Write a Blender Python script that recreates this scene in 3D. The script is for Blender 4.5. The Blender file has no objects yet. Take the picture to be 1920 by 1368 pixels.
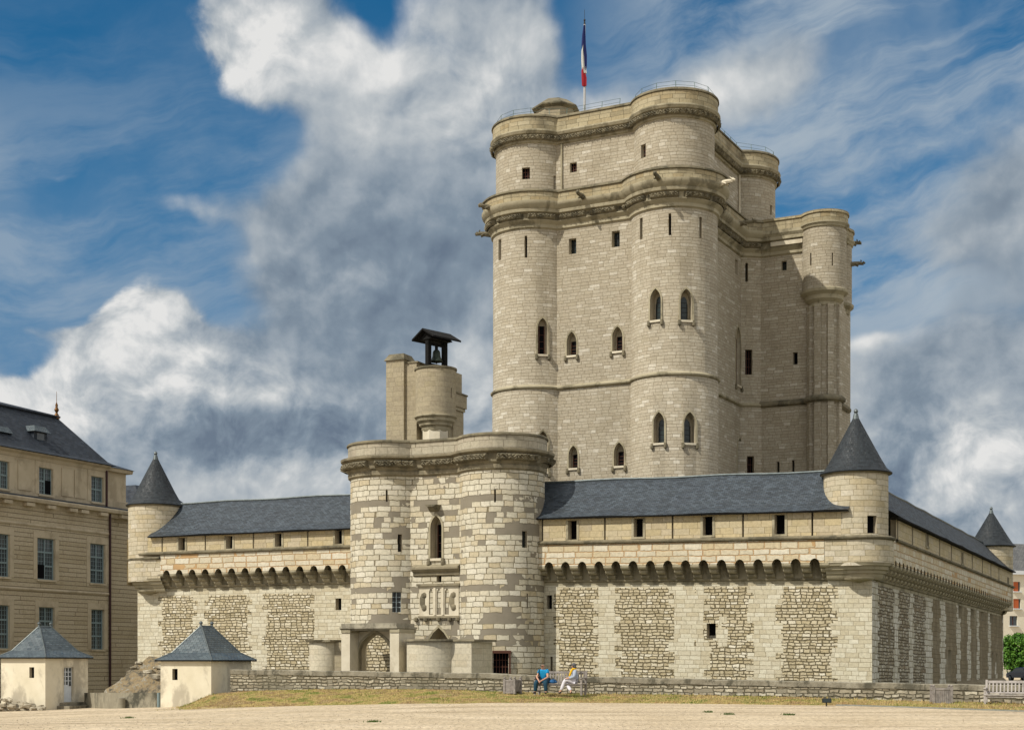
import bpy, bmesh, math, random
from mathutils import Vector
R=math.radians
rng=random.Random(7)
sc=bpy.context.scene
col=sc.collection
# ------------------------------------------------------------------ camera
F_PX=2800.0; CX=960.0; HY=1238.0; CZ=1.7
cam_d=bpy.data.cameras.new('camera'); cam=bpy.data.objects.new('camera',cam_d); col.objects.link(cam)
cam_d.sensor_width=36; cam_d.lens=F_PX/1920*36; cam_d.shift_y=(HY-684)/1920
cam_d.clip_start=0.5; cam_d.clip_end=6000
cam.location=(0,0,CZ); cam.rotation_euler=(R(90),0,0); sc.camera=cam
# ------------------------------------------------------------------ light
SUN_AZ=R(54); SUN_EL=R(46)         # azimuth measured from -Y towards -X
to_sun=Vector((-math.sin(SUN_AZ)*math.cos(SUN_EL),-math.cos(SUN_AZ)*math.cos(SUN_EL),math.sin(SUN_EL)))
sd=bpy.data.lights.new('sun','SUN'); sd.energy=3.9; sd.angle=R(0.5); sd.color=(1,.945,.83)
so=bpy.data.objects.new('sun',sd); col.objects.link(so); so.rotation_euler=to_sun.to_track_quat('Z','Y').to_euler()
so.location=(-60,-40,90)
sc.view_settings.view_transform='Standard'; sc.view_settings.look='None'
sc.view_settings.gamma=1; sc.view_settings.exposure=0.0; sc.view_settings.use_curve_mapping=False
SKY_STRENGTH=0.125
sc.cycles.max_bounces=5; sc.cycles.diffuse_bounces=3; sc.cycles.glossy_bounces=2

# ------------------------------------------------------------------ node helper
class NT:
    def __init__(s,tree):
        s.t=tree; s.n=tree.nodes; s.l=tree.links
    def put(s,sock,v):
        if v is None: return
        if isinstance(v,bpy.types.NodeSocket): s.l.new(v,sock)
        else:
            try: sock.default_value=v
            except Exception:
                if isinstance(v,(int,float)): sock.default_value=(v,v,v)
                else: sock.default_value=tuple(v)+(1,)
    def m(s,op,a,b=None,c=None,clamp=False):
        n=s.n.new('ShaderNodeMath'); n.operation=op; n.use_clamp=clamp
        s.put(n.inputs[0],a)
        if b is not None: s.put(n.inputs[1],b)
        if c is not None: s.put(n.inputs[2],c)
        return n.outputs[0]
    def vm(s,op,a,b=None,scale=None):
        n=s.n.new('ShaderNodeVectorMath'); n.operation=op
        s.put(n.inputs[0],a)
        if b is not None: s.put(n.inputs[1],b)
        if scale is not None: s.put(n.inputs['Scale'],scale)
        return n.outputs[0]
    def sep(s,v):
        n=s.n.new('ShaderNodeSeparateXYZ'); s.put(n.inputs[0],v); return n.outputs[0],n.outputs[1],n.outputs[2]
    def comb(s,x,y=0.0,z=0.0):
        n=s.n.new('ShaderNodeCombineXYZ'); s.put(n.inputs[0],x); s.put(n.inputs[1],y); s.put(n.inputs[2],z); return n.outputs[0]
    def noise(s,v,scale,detail=3,rough=.55,dist=0,color=False):
        n=s.n.new('ShaderNodeTexNoise'); s.put(n.inputs['Vector'],v); s.put(n.inputs['Scale'],scale)
        s.put(n.inputs['Detail'],detail); s.put(n.inputs['Roughness'],rough); s.put(n.inputs['Distortion'],dist)
        return n.outputs['Color'] if color else n.outputs['Fac']
    def white(s,v,color=False):
        n=s.n.new('ShaderNodeTexWhiteNoise'); n.noise_dimensions='3D'; s.put(n.inputs['Vector'],v)
        return n.outputs['Color'] if color else n.outputs['Value']
    def vor(s,v,scale,feature='F1'):
        n=s.n.new('ShaderNodeTexVoronoi'); n.feature=feature; s.put(n.inputs['Vector'],v); s.put(n.inputs['Scale'],scale); return n
    def ss(s,v,a,b):
        n=s.n.new('ShaderNodeMapRange'); n.interpolation_type='SMOOTHSTEP'; s.put(n.inputs['Value'],v)
        s.put(n.inputs['From Min'],a); s.put(n.inputs['From Max'],b); return n.outputs[0]
    def lin(s,v,a,b,c=0.0,d=1.0):
        n=s.n.new('ShaderNodeMapRange'); s.put(n.inputs['Value'],v)
        s.put(n.inputs['From Min'],a); s.put(n.inputs['From Max'],b); s.put(n.inputs['To Min'],c); s.put(n.inputs['To Max'],d); return n.outputs[0]
    def ramp(s,v,stops):
        n=s.n.new('ShaderNodeValToRGB'); cr=n.color_ramp
        while len(cr.elements)>1: cr.elements.remove(cr.elements[-1])
        for i,(p,c) in enumerate(stops):
            e=cr.elements[0] if i==0 else cr.elements.new(p)
            e.position=p; e.color=tuple(c)+(1,)
        s.put(n.inputs[0],v); return n.outputs[0]
    def mix(s,f,a,b,blend='MIX'):
        n=s.n.new('ShaderNodeMix'); n.data_type='RGBA'; n.blend_type=blend; n.clamp_factor=True
        s.put(n.inputs[0],f); s.put(n.inputs[6],a); s.put(n.inputs[7],b); return n.outputs[2]
    def coord(s,which='Object'):
        n=s.n.new('ShaderNodeTexCoord'); return n.outputs[which]
    def bump(s,h,strength=.5,dist=.05):
        n=s.n.new('ShaderNodeBump'); s.put(n.inputs['Strength'],strength); s.put(n.inputs['Distance'],dist); s.put(n.inputs['Height'],h); return n.outputs[0]
def newmat(name):
    m=bpy.data.materials.new(name); m.use_nodes=True
    nt=NT(m.node_tree); b=nt.n['Principled BSDF']; b.inputs['Specular IOR Level'].default_value=.25
    return m,nt,b
# ------------------------------------------------------------------ world: Nishita sky behind broken cloud
w=bpy.data.worlds.new('World'); sc.world=w; w.use_nodes=True
nt=NT(w.node_tree); bg=nt.n['Background']; bg.inputs['Strength'].default_value=SKY_STRENGTH
sky=nt.n.new('ShaderNodeTexSky'); sky.sky_type='NISHITA'; sky.sun_disc=False
sky.sun_elevation=SUN_EL; sky.sun_rotation=R(180)+SUN_AZ; sky.ozone_density=2.5; sky.dust_density=.3; sky.air_density=1.0
hs=nt.n.new('ShaderNodeHueSaturation'); hs.inputs['Saturation'].default_value=1.42; hs.inputs['Hue'].default_value=.492; hs.inputs['Value'].default_value=.64
nt.l.new(sky.outputs[0],hs.inputs['Color'])
d=nt.coord('Generated'); dx,dy,dz=nt.sep(d)
az=nt.m('ARCTAN2',dx,dy); el=nt.m('ARCSINE',dz)
P0=nt.comb(az,el,0.0)
def pxy(px,py):
    k=(px-CX)/F_PX; e=(HY-py)/F_PX
    return math.atan(k), math.atan(e/math.sqrt(1+k*k))
#          px   py   rx   ry   amp   : broad cloud masses in the sky, given as directions
COV=[(500,40,110,130,1.0),(700,60,190,120,.62),(690,250,170,150,.75),(930,180,150,180,.75),(660,430,250,110,.9),(860,440,190,180,.95),(600,590,190,90,.62),
     (290,620,62,75,1.15),(225,725,95,62,1.0),(375,680,70,60,.7),(520,770,300,120,.9),(20,775,105,48,.95),(400,900,320,110,.95),(800,730,240,180,.85),(950,60,150,120,.6),(120,900,200,80,.8),
     (790,70,85,55,-.5),(850,110,50,70,-.45),(700,10,60,40,-.4),(480,260,130,80,-.7),(630,600,200,30,-.2),
     (1330,160,170,70,.62),(1470,110,130,60,.45),(1160,190,110,55,.5),(1700,60,260,50,.25),(1880,300,110,150,.38),(1880,440,110,120,.42),(1650,430,210,120,.42),(1640,680,200,80,.42),(1850,660,150,90,.5),(1750,860,260,130,.95),(1900,900,200,150,.9),(1640,740,140,60,.45),
     (1410,300,90,70,-.45),(1620,560,160,40,-.3),(1080,60,60,150,-.3),(1640,620,70,18,.35),(340,385,120,24,.42),(105,305,60,12,.26),(110,640,150,20,.3),(120,430,110,30,.25)]
LIT=[(480,70,110,100,.42),(640,120,110,90,.28),(720,120,60,50,.3),(870,170,150,150,.26),(700,240,110,60,.15),(285,590,60,80,.50),(220,690,110,60,.30),(370,660,50,50,.35),(40,750,120,60,.35),(150,830,130,60,.3),
     (330,760,80,40,.15),(640,440,260,80,-.16),(840,480,180,70,-.20),(560,620,160,100,-.10),(480,820,160,45,-.28),(320,800,120,50,-.10),(760,620,150,80,-.06),(450,890,280,50,.18),(600,930,300,60,.15),(900,700,90,120,.2),(470,760,70,30,.3),(600,750,120,30,.15),
     (1400,140,220,70,.30),(1150,190,120,60,.25),(1830,830,90,50,.45),(1780,920,120,50,.3),(1880,540,100,60,-.2),(1700,880,100,90,-.15),(1860,300,100,160,-.1),(1640,620,90,25,.4),(340,385,120,30,.35),(100,305,80,20,.35)]
def blobs(x,y,B_):
    tot=None
    for (px,py,rx,ry,a) in B_:
        bx,by=pxy(px,py)
        ex=nt.m('MULTIPLY',nt.m('SUBTRACT',x,bx),F_PX/rx); ey=nt.m('MULTIPLY',nt.m('SUBTRACT',y,by),F_PX/ry)
        r2=nt.m('MULTIPLY_ADD',ex,ex,nt.m('MULTIPLY',ey,ey))
        g=nt.m('MULTIPLY',nt.m('EXPONENT',nt.m('MULTIPLY',r2,-1.0)),a)
        tot=g if tot is None else nt.m('ADD',tot,g)
    return tot
wv=nt.noise(P0,8.0,4,.55,color=True)
Pw=nt.vm('ADD',P0,nt.vm('SCALE',nt.vm('SUBTRACT',wv,(.5,.5,.5)),scale=.060))
xw,yw,_=nt.sep(Pw)
far=nt.ss(nt.m('ABSOLUTE',az),.42,.7); far=nt.m('MAXIMUM',far,nt.ss(el,.48,.7))  # sky outside the view, where bright cloud is added to lift the shade
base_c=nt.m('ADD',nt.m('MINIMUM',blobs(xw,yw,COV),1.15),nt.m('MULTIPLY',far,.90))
Pn=nt.vm('ADD',P0,nt.vm('SCALE',nt.vm('SUBTRACT',wv,(.5,.5,.5)),scale=.03))
def puff(off): return nt.m('MULTIPLY',nt.m('SUBTRACT',nt.noise(nt.vm('ADD',Pn,off),10.0,8,.50,.0),.5),1.0)
n0=puff((0,0,0)); n1=puff((-.010,.016,0)); n2=puff((-.003,.005,0))
def bil(off): return nt.m('SUBTRACT',nt.noise(nt.vm('ADD',Pn,off),30.0,6,.58,.35),.5)
CUM=[(290,640,130,120,1.0),(60,790,170,90,.9),(470,60,140,120,.7),(420,790,160,90,.8),(600,850,200,90,.6),(900,780,120,120,.5),(1830,860,170,110,1.0),(1700,930,120,80,.8),(870,170,150,120,.35),(640,520,90,60,.3)]
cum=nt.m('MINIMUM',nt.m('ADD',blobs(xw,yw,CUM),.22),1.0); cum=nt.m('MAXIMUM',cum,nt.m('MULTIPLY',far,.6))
b0=bil((0,0,0)); b1=bil((-.0045,.0075,0))
cv=nt.m('ADD',base_c,nt.m('ADD',nt.m('MULTIPLY',n0,1.6),nt.m('MULTIPLY',nt.m('MULTIPLY',b0,cum),.9)))
cover=nt.ss(cv,nt.m('ADD',.18,nt.m('MULTIPLY',cum,.24)),nt.m('SUBTRACT',.86,nt.m('MULTIPLY',cum,.27)))
lit=nt.m('ADD',.40,blobs(xw,yw,LIT))
lit=nt.m('ADD',lit,nt.m('MULTIPLY',nt.m('SUBTRACT',n0,n1),1.6)); lit=nt.m('ADD',lit,nt.m('MULTIPLY',nt.m('SUBTRACT',n0,n2),.8))
lit=nt.m('ADD',lit,nt.m('MULTIPLY',n0,.25))
lit=nt.m('ADD',lit,nt.m('MULTIPLY',nt.m('MULTIPLY',nt.m('SUBTRACT',b0,b1),cum),1.5))
lit=nt.m('ADD',lit,nt.m('MULTIPLY',far,.50))  # unseen cloud made whiter so it brightens the shaded walls
ccol=nt.ramp(lit,[(0.0,(1.15,1.5,2.0)),(.25,(1.75,2.2,2.7)),(.45,(2.7,3.1,3.5)),(.7,(4.1,4.35,4.5)),(1.0,(6.4,6.35,6.2))])
# thin streaky cirrus
sx=nt.comb(nt.m('MULTIPLY',xw,4.0),nt.m('ADD',nt.m('MULTIPLY',yw,15.0),nt.m('MULTIPLY',xw,-3.5)),0.0)
cir=nt.m('ADD',nt.m('MULTIPLY',nt.ss(nt.noise(sx,1.3,9,.62,.3),.36,.66),.85),nt.m('MULTIPLY',nt.ss(nt.noise(Pw,6.0,6,.55),.40,.66),.45),clamp=True)
camp=nt.m('ADD',nt.m('MULTIPLY',nt.ss(az,.02,.12),.85),nt.m('MULTIPLY',nt.ss(el,.44,.26),.62),clamp=True)
skyc=nt.mix(nt.ss(el,.38,.05),hs.outputs[0],(.60,1.50,2.85))
c1=nt.mix(nt.m('MULTIPLY',cir,camp),skyc,(2.9,3.5,4.1))
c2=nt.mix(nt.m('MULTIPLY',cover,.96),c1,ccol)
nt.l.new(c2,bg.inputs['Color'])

# ------------------------------------------------------------------ materials
def masonry(name,bw,bh,mw,cols,mortar,patch=None,pamt=0.0,bumpd=.03,vary=.35,rough=.9,dist=.03,stain=.25,stain_col=(.10,.095,.075),rowvar=.25,patch_scale=.18,pband=None,mcontrast=1.0,streak=0.0,joint_patch=None):
    m,n,b=newmat(name)
    uv=n.coord('UV'); 
    wob=n.noise(uv,2.2,2,.5,color=True)
    uv2=n.vm('ADD',uv,n.vm('SCALE',n.vm('SUBTRACT',wob,(.5,.5,.5)),scale=dist*2))
    u,v,_=n.sep(uv2)
    vv=n.m('DIVIDE',v,bh)
    vv=n.m('ADD',vv,n.m('MULTIPLY',n.noise(n.comb(n.m('MULTIPLY',vv,.9),0.0,3.3),1.0,1,.5),rowvar*2))
    row=n.m('FLOOR',vv); fy=n.m('FRACT',vv)
    rr=n.white(n.comb(row,11.3,0.0))
    uu=n.m('ADD',n.m('DIVIDE',u,n.m('MULTIPLY',bw,n.m('ADD',.75,n.m('MULTIPLY',rr,.5)))),n.m('MULTIPLY',rr,37.0))
    uu=n.m('ADD',uu,n.m('MULTIPLY',n.noise(n.comb(n.m('MULTIPLY',uu,.85),n.m('MULTIPLY',row,7.3),0.0),1.0,1,.5),vary*2))
    cl=n.m('FLOOR',uu); fx=n.m('FRACT',uu)
    ex=n.m('MULTIPLY',n.m('MINIMUM',fx,n.m('SUBTRACT',1.0,fx)),bw)
    ey=n.m('MULTIPLY',n.m('MINIMUM',fy,n.m('SUBTRACT',1.0,fy)),bh)
    e=n.m('MINIMUM',ex,ey)
    e=n.m('ADD',e,n.m('MULTIPLY',n.m('SUBTRACT',n.noise(uv,9,3,.6),.5),mw*1.3))
    face=n.ss(e,mw*.35,mw*1.0)
    cell=n.comb(cl,row,0.0)
    r1=n.white(cell); r2=n.white(n.vm('ADD',cell,(5.1,9.7,2.0)))
    stops=[(i/(len(cols)-1),c) for i,c in enumerate(cols)]
    base=n.ramp(r1,stops)
    grain=n.noise(uv,6.0,6,.65)
    base=n.mix(1.0,base,n.ramp(grain,[(.25,(.72,.72,.70)),(.55,(1,1,1)),(.8,(1.15,1.13,1.08))]),'MULTIPLY')
    mcol=mortar
    if joint_patch is not None:
        mcol=n.mix(n.ss(n.noise(uv,.25,2),.45,.6),mortar,joint_patch)
    colr=n.mix(face,mcol,base)
    h=face
    if patch is not None:
        big=n.noise(n.vm('ADD',uv,(13.0,5.0,0)),patch_scale,3,.6)
        thr=n.m('MULTIPLY',n.ss(big,.42,.68),pamt)
        if pband: thr=n.m('ADD',n.m('MULTIPLY',n.ss(big,.40,.62),pamt),n.m('MULTIPLY',n.m('MULTIPLY',n.ss(v,pband[0],pband[0]+1.5),n.ss(v,pband[1]+.6,pband[1]-.3)),.62))
        run=n.noise(n.comb(n.m('MULTIPLY',cl,.36),n.m('MULTIPLY',row,5.7),2.0),1.0,1,.5)
        thr=n.m('MINIMUM',thr,.80)
        run=n.m('ADD',run,n.m('MULTIPLY',n.m('SUBTRACT',n.white(n.comb(row,3.7,9.0)),.5),.24))
        pm=n.m('GREATER_THAN',n.m('ADD',n.m('ADD',run,n.m('MULTIPLY',n.m('SUBTRACT',r2,.5),.16)),n.m('MULTIPLY',n.m('SUBTRACT',n.noise(uv,2.2,3),.5),.10)),n.m('SUBTRACT',.80,n.m('MULTIPLY',thr,.30)))
        pc=n.mix(n.noise(uv,1.5,4),tuple(x*.88 for x in patch),tuple(x*1.35 for x in patch))
        colr=n.mix(pm,colr,pc); h=n.m('MAXIMUM',n.m('MULTIPLY',face,n.m('SUBTRACT',1.0,pm)),n.m('MULTIPLY',pm,.6))
    st=n.ss(n.noise(n.vm('MULTIPLY',uv,(.35,.22,1)),1.0,5,.65,.4),.50,.72)
    colr=n.mix(n.m('MULTIPLY',st,stain),colr,stain_col)
    if streak>0:
        sk=n.ss(n.noise(n.vm('MULTIPLY',uv,(1.6,.12,1)),1.0,4,.6),.55,.75)
        colr=n.mix(n.m('MULTIPLY',sk,streak),colr,stain_col)
    n.put(b.inputs['Base Color'],colr); b.inputs['Roughness'].default_value=rough
    hh=n.m('ADD',h,n.m('MULTIPLY',n.noise(uv,14,4,.6),.35))
    n.put(b.inputs['Normal'],n.bump(hh,.9,bumpd))
    return m
def plain(name,c1,c2,scale=1.5,rough=.85,bump=.02,stain=None,samt=.4,sscale=.4,metal=0.0):
    m,n,b=newmat(name); o=n.coord('Object')
    f=n.noise(o,scale,6,.62)
    c=n.ramp(f,[(.3,c1),(.7,c2)])
    if stain: c=n.mix(n.m('MULTIPLY',n.ss(n.noise(n.vm('MULTIPLY',o,(1,1,.6)),sscale,6,.7,.3),.48,.62),samt),c,stain)
    n.put(b.inputs['Base Color'],c); b.inputs['Roughness'].default_value=rough; b.inputs['Metallic'].default_value=metal
    if bump: n.put(b.inputs['Normal'],n.bump(n.noise(o,scale*5,5,.6),.6,bump))
    return m
def flat(name,c,rough=.6,metal=0.0,spec=.3):
    m,n,b=newmat(name); b.inputs['Base Color'].default_value=tuple(c)+(1,); b.inputs['Roughness'].default_value=rough; b.inputs['Metallic'].default_value=metal
    b.inputs['Specular IOR Level'].default_value=spec
    o=n.coord('Object'); f=n.noise(o,8,3)
    n.put(b.inputs['Base Color'],n.mix(f,tuple(x*.85 for x in c),tuple(min(1,x*1.12) for x in c)))
    return m
M={}
M['keep']=masonry('keep_ashlar',.66,.245,.015,[(0.370,0.323,0.242),(0.420,0.369,0.284),(0.445,0.398,0.310),(0.395,0.344,0.259),(0.462,0.415,0.326),(0.403,0.352,0.263),(0.428,0.377,0.288),(0.571,0.528,0.441)],(0.244,0.197,0.131),None,0,.022,.4,stain=.38,stain_col=(0.260,0.222,0.157),dist=.05,rowvar=.35,streak=.22)
M['keep_top']=masonry('keep_parapet_stone',.8,.34,.014,[(0.306,0.258,0.164),(0.425,0.370,0.246),(0.357,0.284,0.164),(0.459,0.404,0.279)],(0.145,0.120,0.074),None,0,.02,stain=.65,stain_col=(0.119,0.103,0.070),streak=.55)
M['gate']=masonry('gate_tower_blocks',.72,.33,.026,[(0.534,0.482,0.366),(0.608,0.565,0.451),(0.645,0.602,0.488),(0.498,0.417,0.272),(0.663,0.620,0.516),(0.571,0.519,0.394)],(0.211,0.176,0.108),(0.216,0.190,0.146),.95,.05,.45,dist=.07,stain=.25,stain_col=(0.276,0.232,0.141),patch_scale=.22,pband=(8.3,12.2))
M['gate_top']=masonry('gate_parapet_stone',.9,.4,.016,[(.38,.34,.26),(.44,.40,.31),(.40,.35,.27)],(.20,.17,.12),None,0,.02,stain=.6,stain_col=(.17,.155,.12),streak=.5)
M['rubble']=masonry('curtain_rubble',.36,.178,.034,[(.44,.37,.235),(.58,.50,.34),(.70,.63,.47),(.48,.40,.25),(.80,.74,.60),(.52,.44,.28),(.64,.56,.40),(.38,.32,.20)],(.155,.125,.07),None,0,.10,.5,dist=.09,stain=.25,stain_col=(.28,.23,.14),rowvar=.5)
M['ashlar']=masonry('curtain_ashlar',.56,.25,.013,[(0.570,0.518,0.391),(0.627,0.576,0.446),(0.665,0.624,0.493),(0.532,0.470,0.335),(0.608,0.557,0.419),(0.684,0.643,0.521)],(0.399,0.336,0.223),None,0,.022,.4,stain=.30,stain_col=(0.399,0.326,0.205),rowvar=.35)
M['skirt']=masonry('parapet_blocks_orange_mortar',.80,.36,.045,[(.54,.48,.35),(.64,.58,.45),(.68,.63,.51),(.56,.46,.29),(.62,.55,.41)],(.43,.31,.18),(.43,.28,.14),.75,.025,.45,stain=.2,stain_col=(.40,.30,.16),joint_patch=(.45,.28,.14),patch_scale=.35,dist=.06)
M['crenel']=masonry('crenel_stone',.75,.38,.012,[(0.470,0.391,0.239),(0.526,0.447,0.286),(0.508,0.437,0.315),(0.564,0.465,0.277),(0.442,0.372,0.258)],(0.320,0.252,0.143),None,0,.015,.35,stain=.55,stain_col=(0.357,0.279,0.134))
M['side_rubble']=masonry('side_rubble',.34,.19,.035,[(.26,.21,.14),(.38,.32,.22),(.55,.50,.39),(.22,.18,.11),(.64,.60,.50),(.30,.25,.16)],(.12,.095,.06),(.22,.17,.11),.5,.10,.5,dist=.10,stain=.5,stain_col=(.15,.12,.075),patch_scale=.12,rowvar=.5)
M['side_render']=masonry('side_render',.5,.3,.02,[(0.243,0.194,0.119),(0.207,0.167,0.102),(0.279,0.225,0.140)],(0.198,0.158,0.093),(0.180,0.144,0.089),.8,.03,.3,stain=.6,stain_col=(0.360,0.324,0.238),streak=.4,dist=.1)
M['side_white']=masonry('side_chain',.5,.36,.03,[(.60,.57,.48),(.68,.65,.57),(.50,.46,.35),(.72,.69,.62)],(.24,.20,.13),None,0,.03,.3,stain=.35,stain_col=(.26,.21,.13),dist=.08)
M['lowwall']=masonry('moat_wall_stone',.36,.15,.032,[(.32,.28,.20),(.50,.45,.34),(.22,.19,.135),(.62,.57,.45),(.38,.33,.24),(.28,.24,.17)],(.115,.10,.065),(.24,.215,.16),1.1,.07,.5,dist=.10,stain=.75,stain_col=(.16,.145,.10),patch_scale=.35,streak=.5,rowvar=.5,pband=(-3,-2))
M['lowcap']=plain('moat_wall_coping',(.17,.15,.11),(.34,.31,.24),2.2,.9,.05,(.075,.07,.05),.85,1.6)
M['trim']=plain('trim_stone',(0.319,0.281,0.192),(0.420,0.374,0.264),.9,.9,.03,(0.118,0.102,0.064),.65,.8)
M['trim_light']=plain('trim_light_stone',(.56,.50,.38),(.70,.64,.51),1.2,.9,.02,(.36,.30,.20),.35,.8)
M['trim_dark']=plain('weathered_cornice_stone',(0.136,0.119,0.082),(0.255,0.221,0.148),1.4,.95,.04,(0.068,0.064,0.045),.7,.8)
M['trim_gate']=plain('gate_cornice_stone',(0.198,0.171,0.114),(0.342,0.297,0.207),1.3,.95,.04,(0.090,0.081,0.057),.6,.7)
M['reveal']=plain('window_reveal_stone',(.38,.33,.24),(.48,.42,.31),2,.9,.01)
M['stairwall']=masonry('stair_tower_stone',.7,.34,.01,[(.34,.29,.205),(.37,.32,.225),(.40,.345,.24),(.35,.30,.20)],(.29,.24,.165),None,0,.01,.3,stain=.4,stain_col=(.25,.21,.145),streak=.25)
M['pav']=masonry('pavilion_rusticated_stone',7.0,.36,.030,[(0.432,0.364,0.248),(0.480,0.408,0.288),(0.512,0.440,0.320),(0.448,0.376,0.256)],(0.208,0.168,0.112),None,0,.04,.5,dist=.01,stain=.5,stain_col=(0.304,0.240,0.148),rowvar=0.0,streak=.3)
M['pavsmooth']=plain('pavilion_smooth_stone',(0.451,0.385,0.273),(0.541,0.467,0.344),.8,.9,.01,(0.221,0.172,0.113),.4,.5)
M['slate']=None
M['pale']=masonry('pale_smooth_ashlar',.9,.36,.008,[(.58,.52,.40),(.64,.58,.45),(.61,.55,.42),(.56,.49,.36)],(.46,.40,.29),None,0,.01,.3,stain=.55,stain_col=(.36,.34,.24),streak=.35)
M['entab']=plain('grey_entablature_stone',(.26,.235,.18),(.42,.385,.30),1.6,.95,.03,(.11,.10,.075),.6,1.2)
def slate(name,c1,c2,bw=.32,bh=.17,rough=.42):
    m,n,b=newmat(name); uv=n.coord('UV'); u,v,_=n.sep(uv)
    vv=n.m('DIVIDE',v,bh); row=n.m('FLOOR',vv); fy=n.m('FRACT',vv)
    uu=n.m('ADD',n.m('DIVIDE',u,bw),n.m('MULTIPLY',n.m('MODULO',row,2.0),.5)); cl=n.m('FLOOR',uu); fx=n.m('FRACT',uu)
    r=n.white(n.comb(cl,row,1.0))
    gap=n.m('MULTIPLY',n.ss(fy,.0,.12),n.ss(n.m('MINIMUM',fx,n.m('SUBTRACT',1.0,fx)),.0,.06))
    c=n.mix(r,c1,c2); c=n.mix(1.0,c,n.ramp(n.noise(uv,.7,5,.65),[(.3,(.7,.72,.75)),(.7,(1.25,1.25,1.2))]),'MULTIPLY')
    c=n.mix(n.m('MULTIPLY',n.ss(n.noise(uv,2.2,4),.60,.72),.10),c,(.10,.105,.085))
    c=n.mix(gap,(.008,.009,.011),c)
    n.put(b.inputs['Base Color'],c); n.put(b.inputs['Roughness'],n.lin(n.white(n.comb(row,cl,4.0)),0,1,rough-.1,rough+.2)); b.inputs['Specular IOR Level'].default_value=.5
    tilt=n.m('ADD',n.m('MULTIPLY',n.m('SUBTRACT',1.0,fy),.6),n.m('MULTIPLY',gap,.6))
    n.put(b.inputs['Normal'],n.bump(n.m('ADD',tilt,n.m('MULTIPLY',r,.5)),.7,.02))
    return m
M['slate']=slate('slate_roof',(.016,.024,.033),(.050,.066,.086),.26,.13,.46)
M['slate_hut']=slate('slate_hut',(.045,.065,.080),(.085,.11,.125),.26,.13,.33)
M['slate_dark']=slate('slate_cone',(.007,.011,.015),(.018,.025,.032),.26,.14,.62)
M['slate_pav']=slate('slate_pavilion',(.009,.015,.026),(.017,.026,.042),.4,.22,.65)
M['lead']=plain('lead_ridge',(.09,.11,.115),(.15,.17,.175),3,.45,.01,metal=.4)
M['dark']=flat('dark_interior',(.006,.006,.007),.9,0,.05)
M['glass']=flat('leaded_glass',(.018,.028,.026),.18,0,.5)
M['glass_pav']=flat('pavilion_glass',(.05,.06,.065),.12,0,.6)
M['bluewood']=flat('blue_grey_window_paint',(.20,.27,.29),.6)
M['lightwood']=flat('pale_window_paint',(.36,.43,.46),.55)
M['redwood']=flat('red_brown_frame',(.09,.035,.022),.7)
M['iron']=flat('dark_iron',(.03,.03,.03),.6,.3)
M['timber']=plain('black_timber',(.006,.006,.006),(.013,.013,.013),4,1.0,.01)
M['bronze']=plain('bell_bronze',(.03,.04,.035),(.06,.075,.06),4,.5,.005,metal=.6)
M['oldwood']=plain('silver_grey_wood',(.20,.175,.16),(.36,.325,.30),7,.85,.008,(.13,.12,.11),.5,3)
M['palewood']=plain('pale_silver_wood',(.34,.31,.29),(.50,.465,.44),7,.85,.008,(.22,.20,.18),.4,3)
M['plaster']=plain('cream_render',(.62,.56,.42),(.76,.70,.56),.7,.95,.012,(.34,.30,.23),.7,.5)
M['white']=flat('white_paint',(.62,.66,.70),.5)
M['gold']=flat('gilding',(.15,.07,.02),.5,.5)
M['redpipe']=flat('dark_red_pipe',(.045,.016,.016),.5)
M['cream']=plain('apartment_render',(.62,.57,.46),(.70,.66,.55),.5,.9,.005)
M['shutter']=flat('orange_shutter',(.42,.10,.03),.7)
M['skin']=flat('skin',(.52,.29,.20),.55)
M['hair_grey']=flat('grey_hair',(.10,.10,.105),.8)
M['shirt']=flat('bright_blue_shirt',(.01,.27,.55),.8)
M['jeans']=flat('dark_blue_trousers',(.012,.05,.085),.85)
M['whitecloth']=flat('white_trousers',(.66,.64,.70),.85)
M['greycloth']=flat('pale_blue_cardigan',(.36,.41,.50),.85)
M['yellow']=flat('yellow_scarf',(.80,.47,.01),.8)
M['black']=flat('black_leather',(.012,.012,.013),.5)
M['bluebag']=flat('blue_bag_cloth',(.02,.10,.25),.8)
M['flagblue']=flat('flag_blue',(.006,.012,.085),.8)
M['flagwhite']=flat('flag_white',(.50,.50,.46),.8)
M['flagred']=flat('flag_red',(.27,.008,.016),.8)
M['pole']=flat('white_pole',(.42,.42,.42),.5)
M['railglass']=flat('green_copper_rail',(.10,.16,.14),.5)
M['bark']=plain('bark',(.05,.04,.03),(.10,.08,.06),6,.9,.03)
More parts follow.
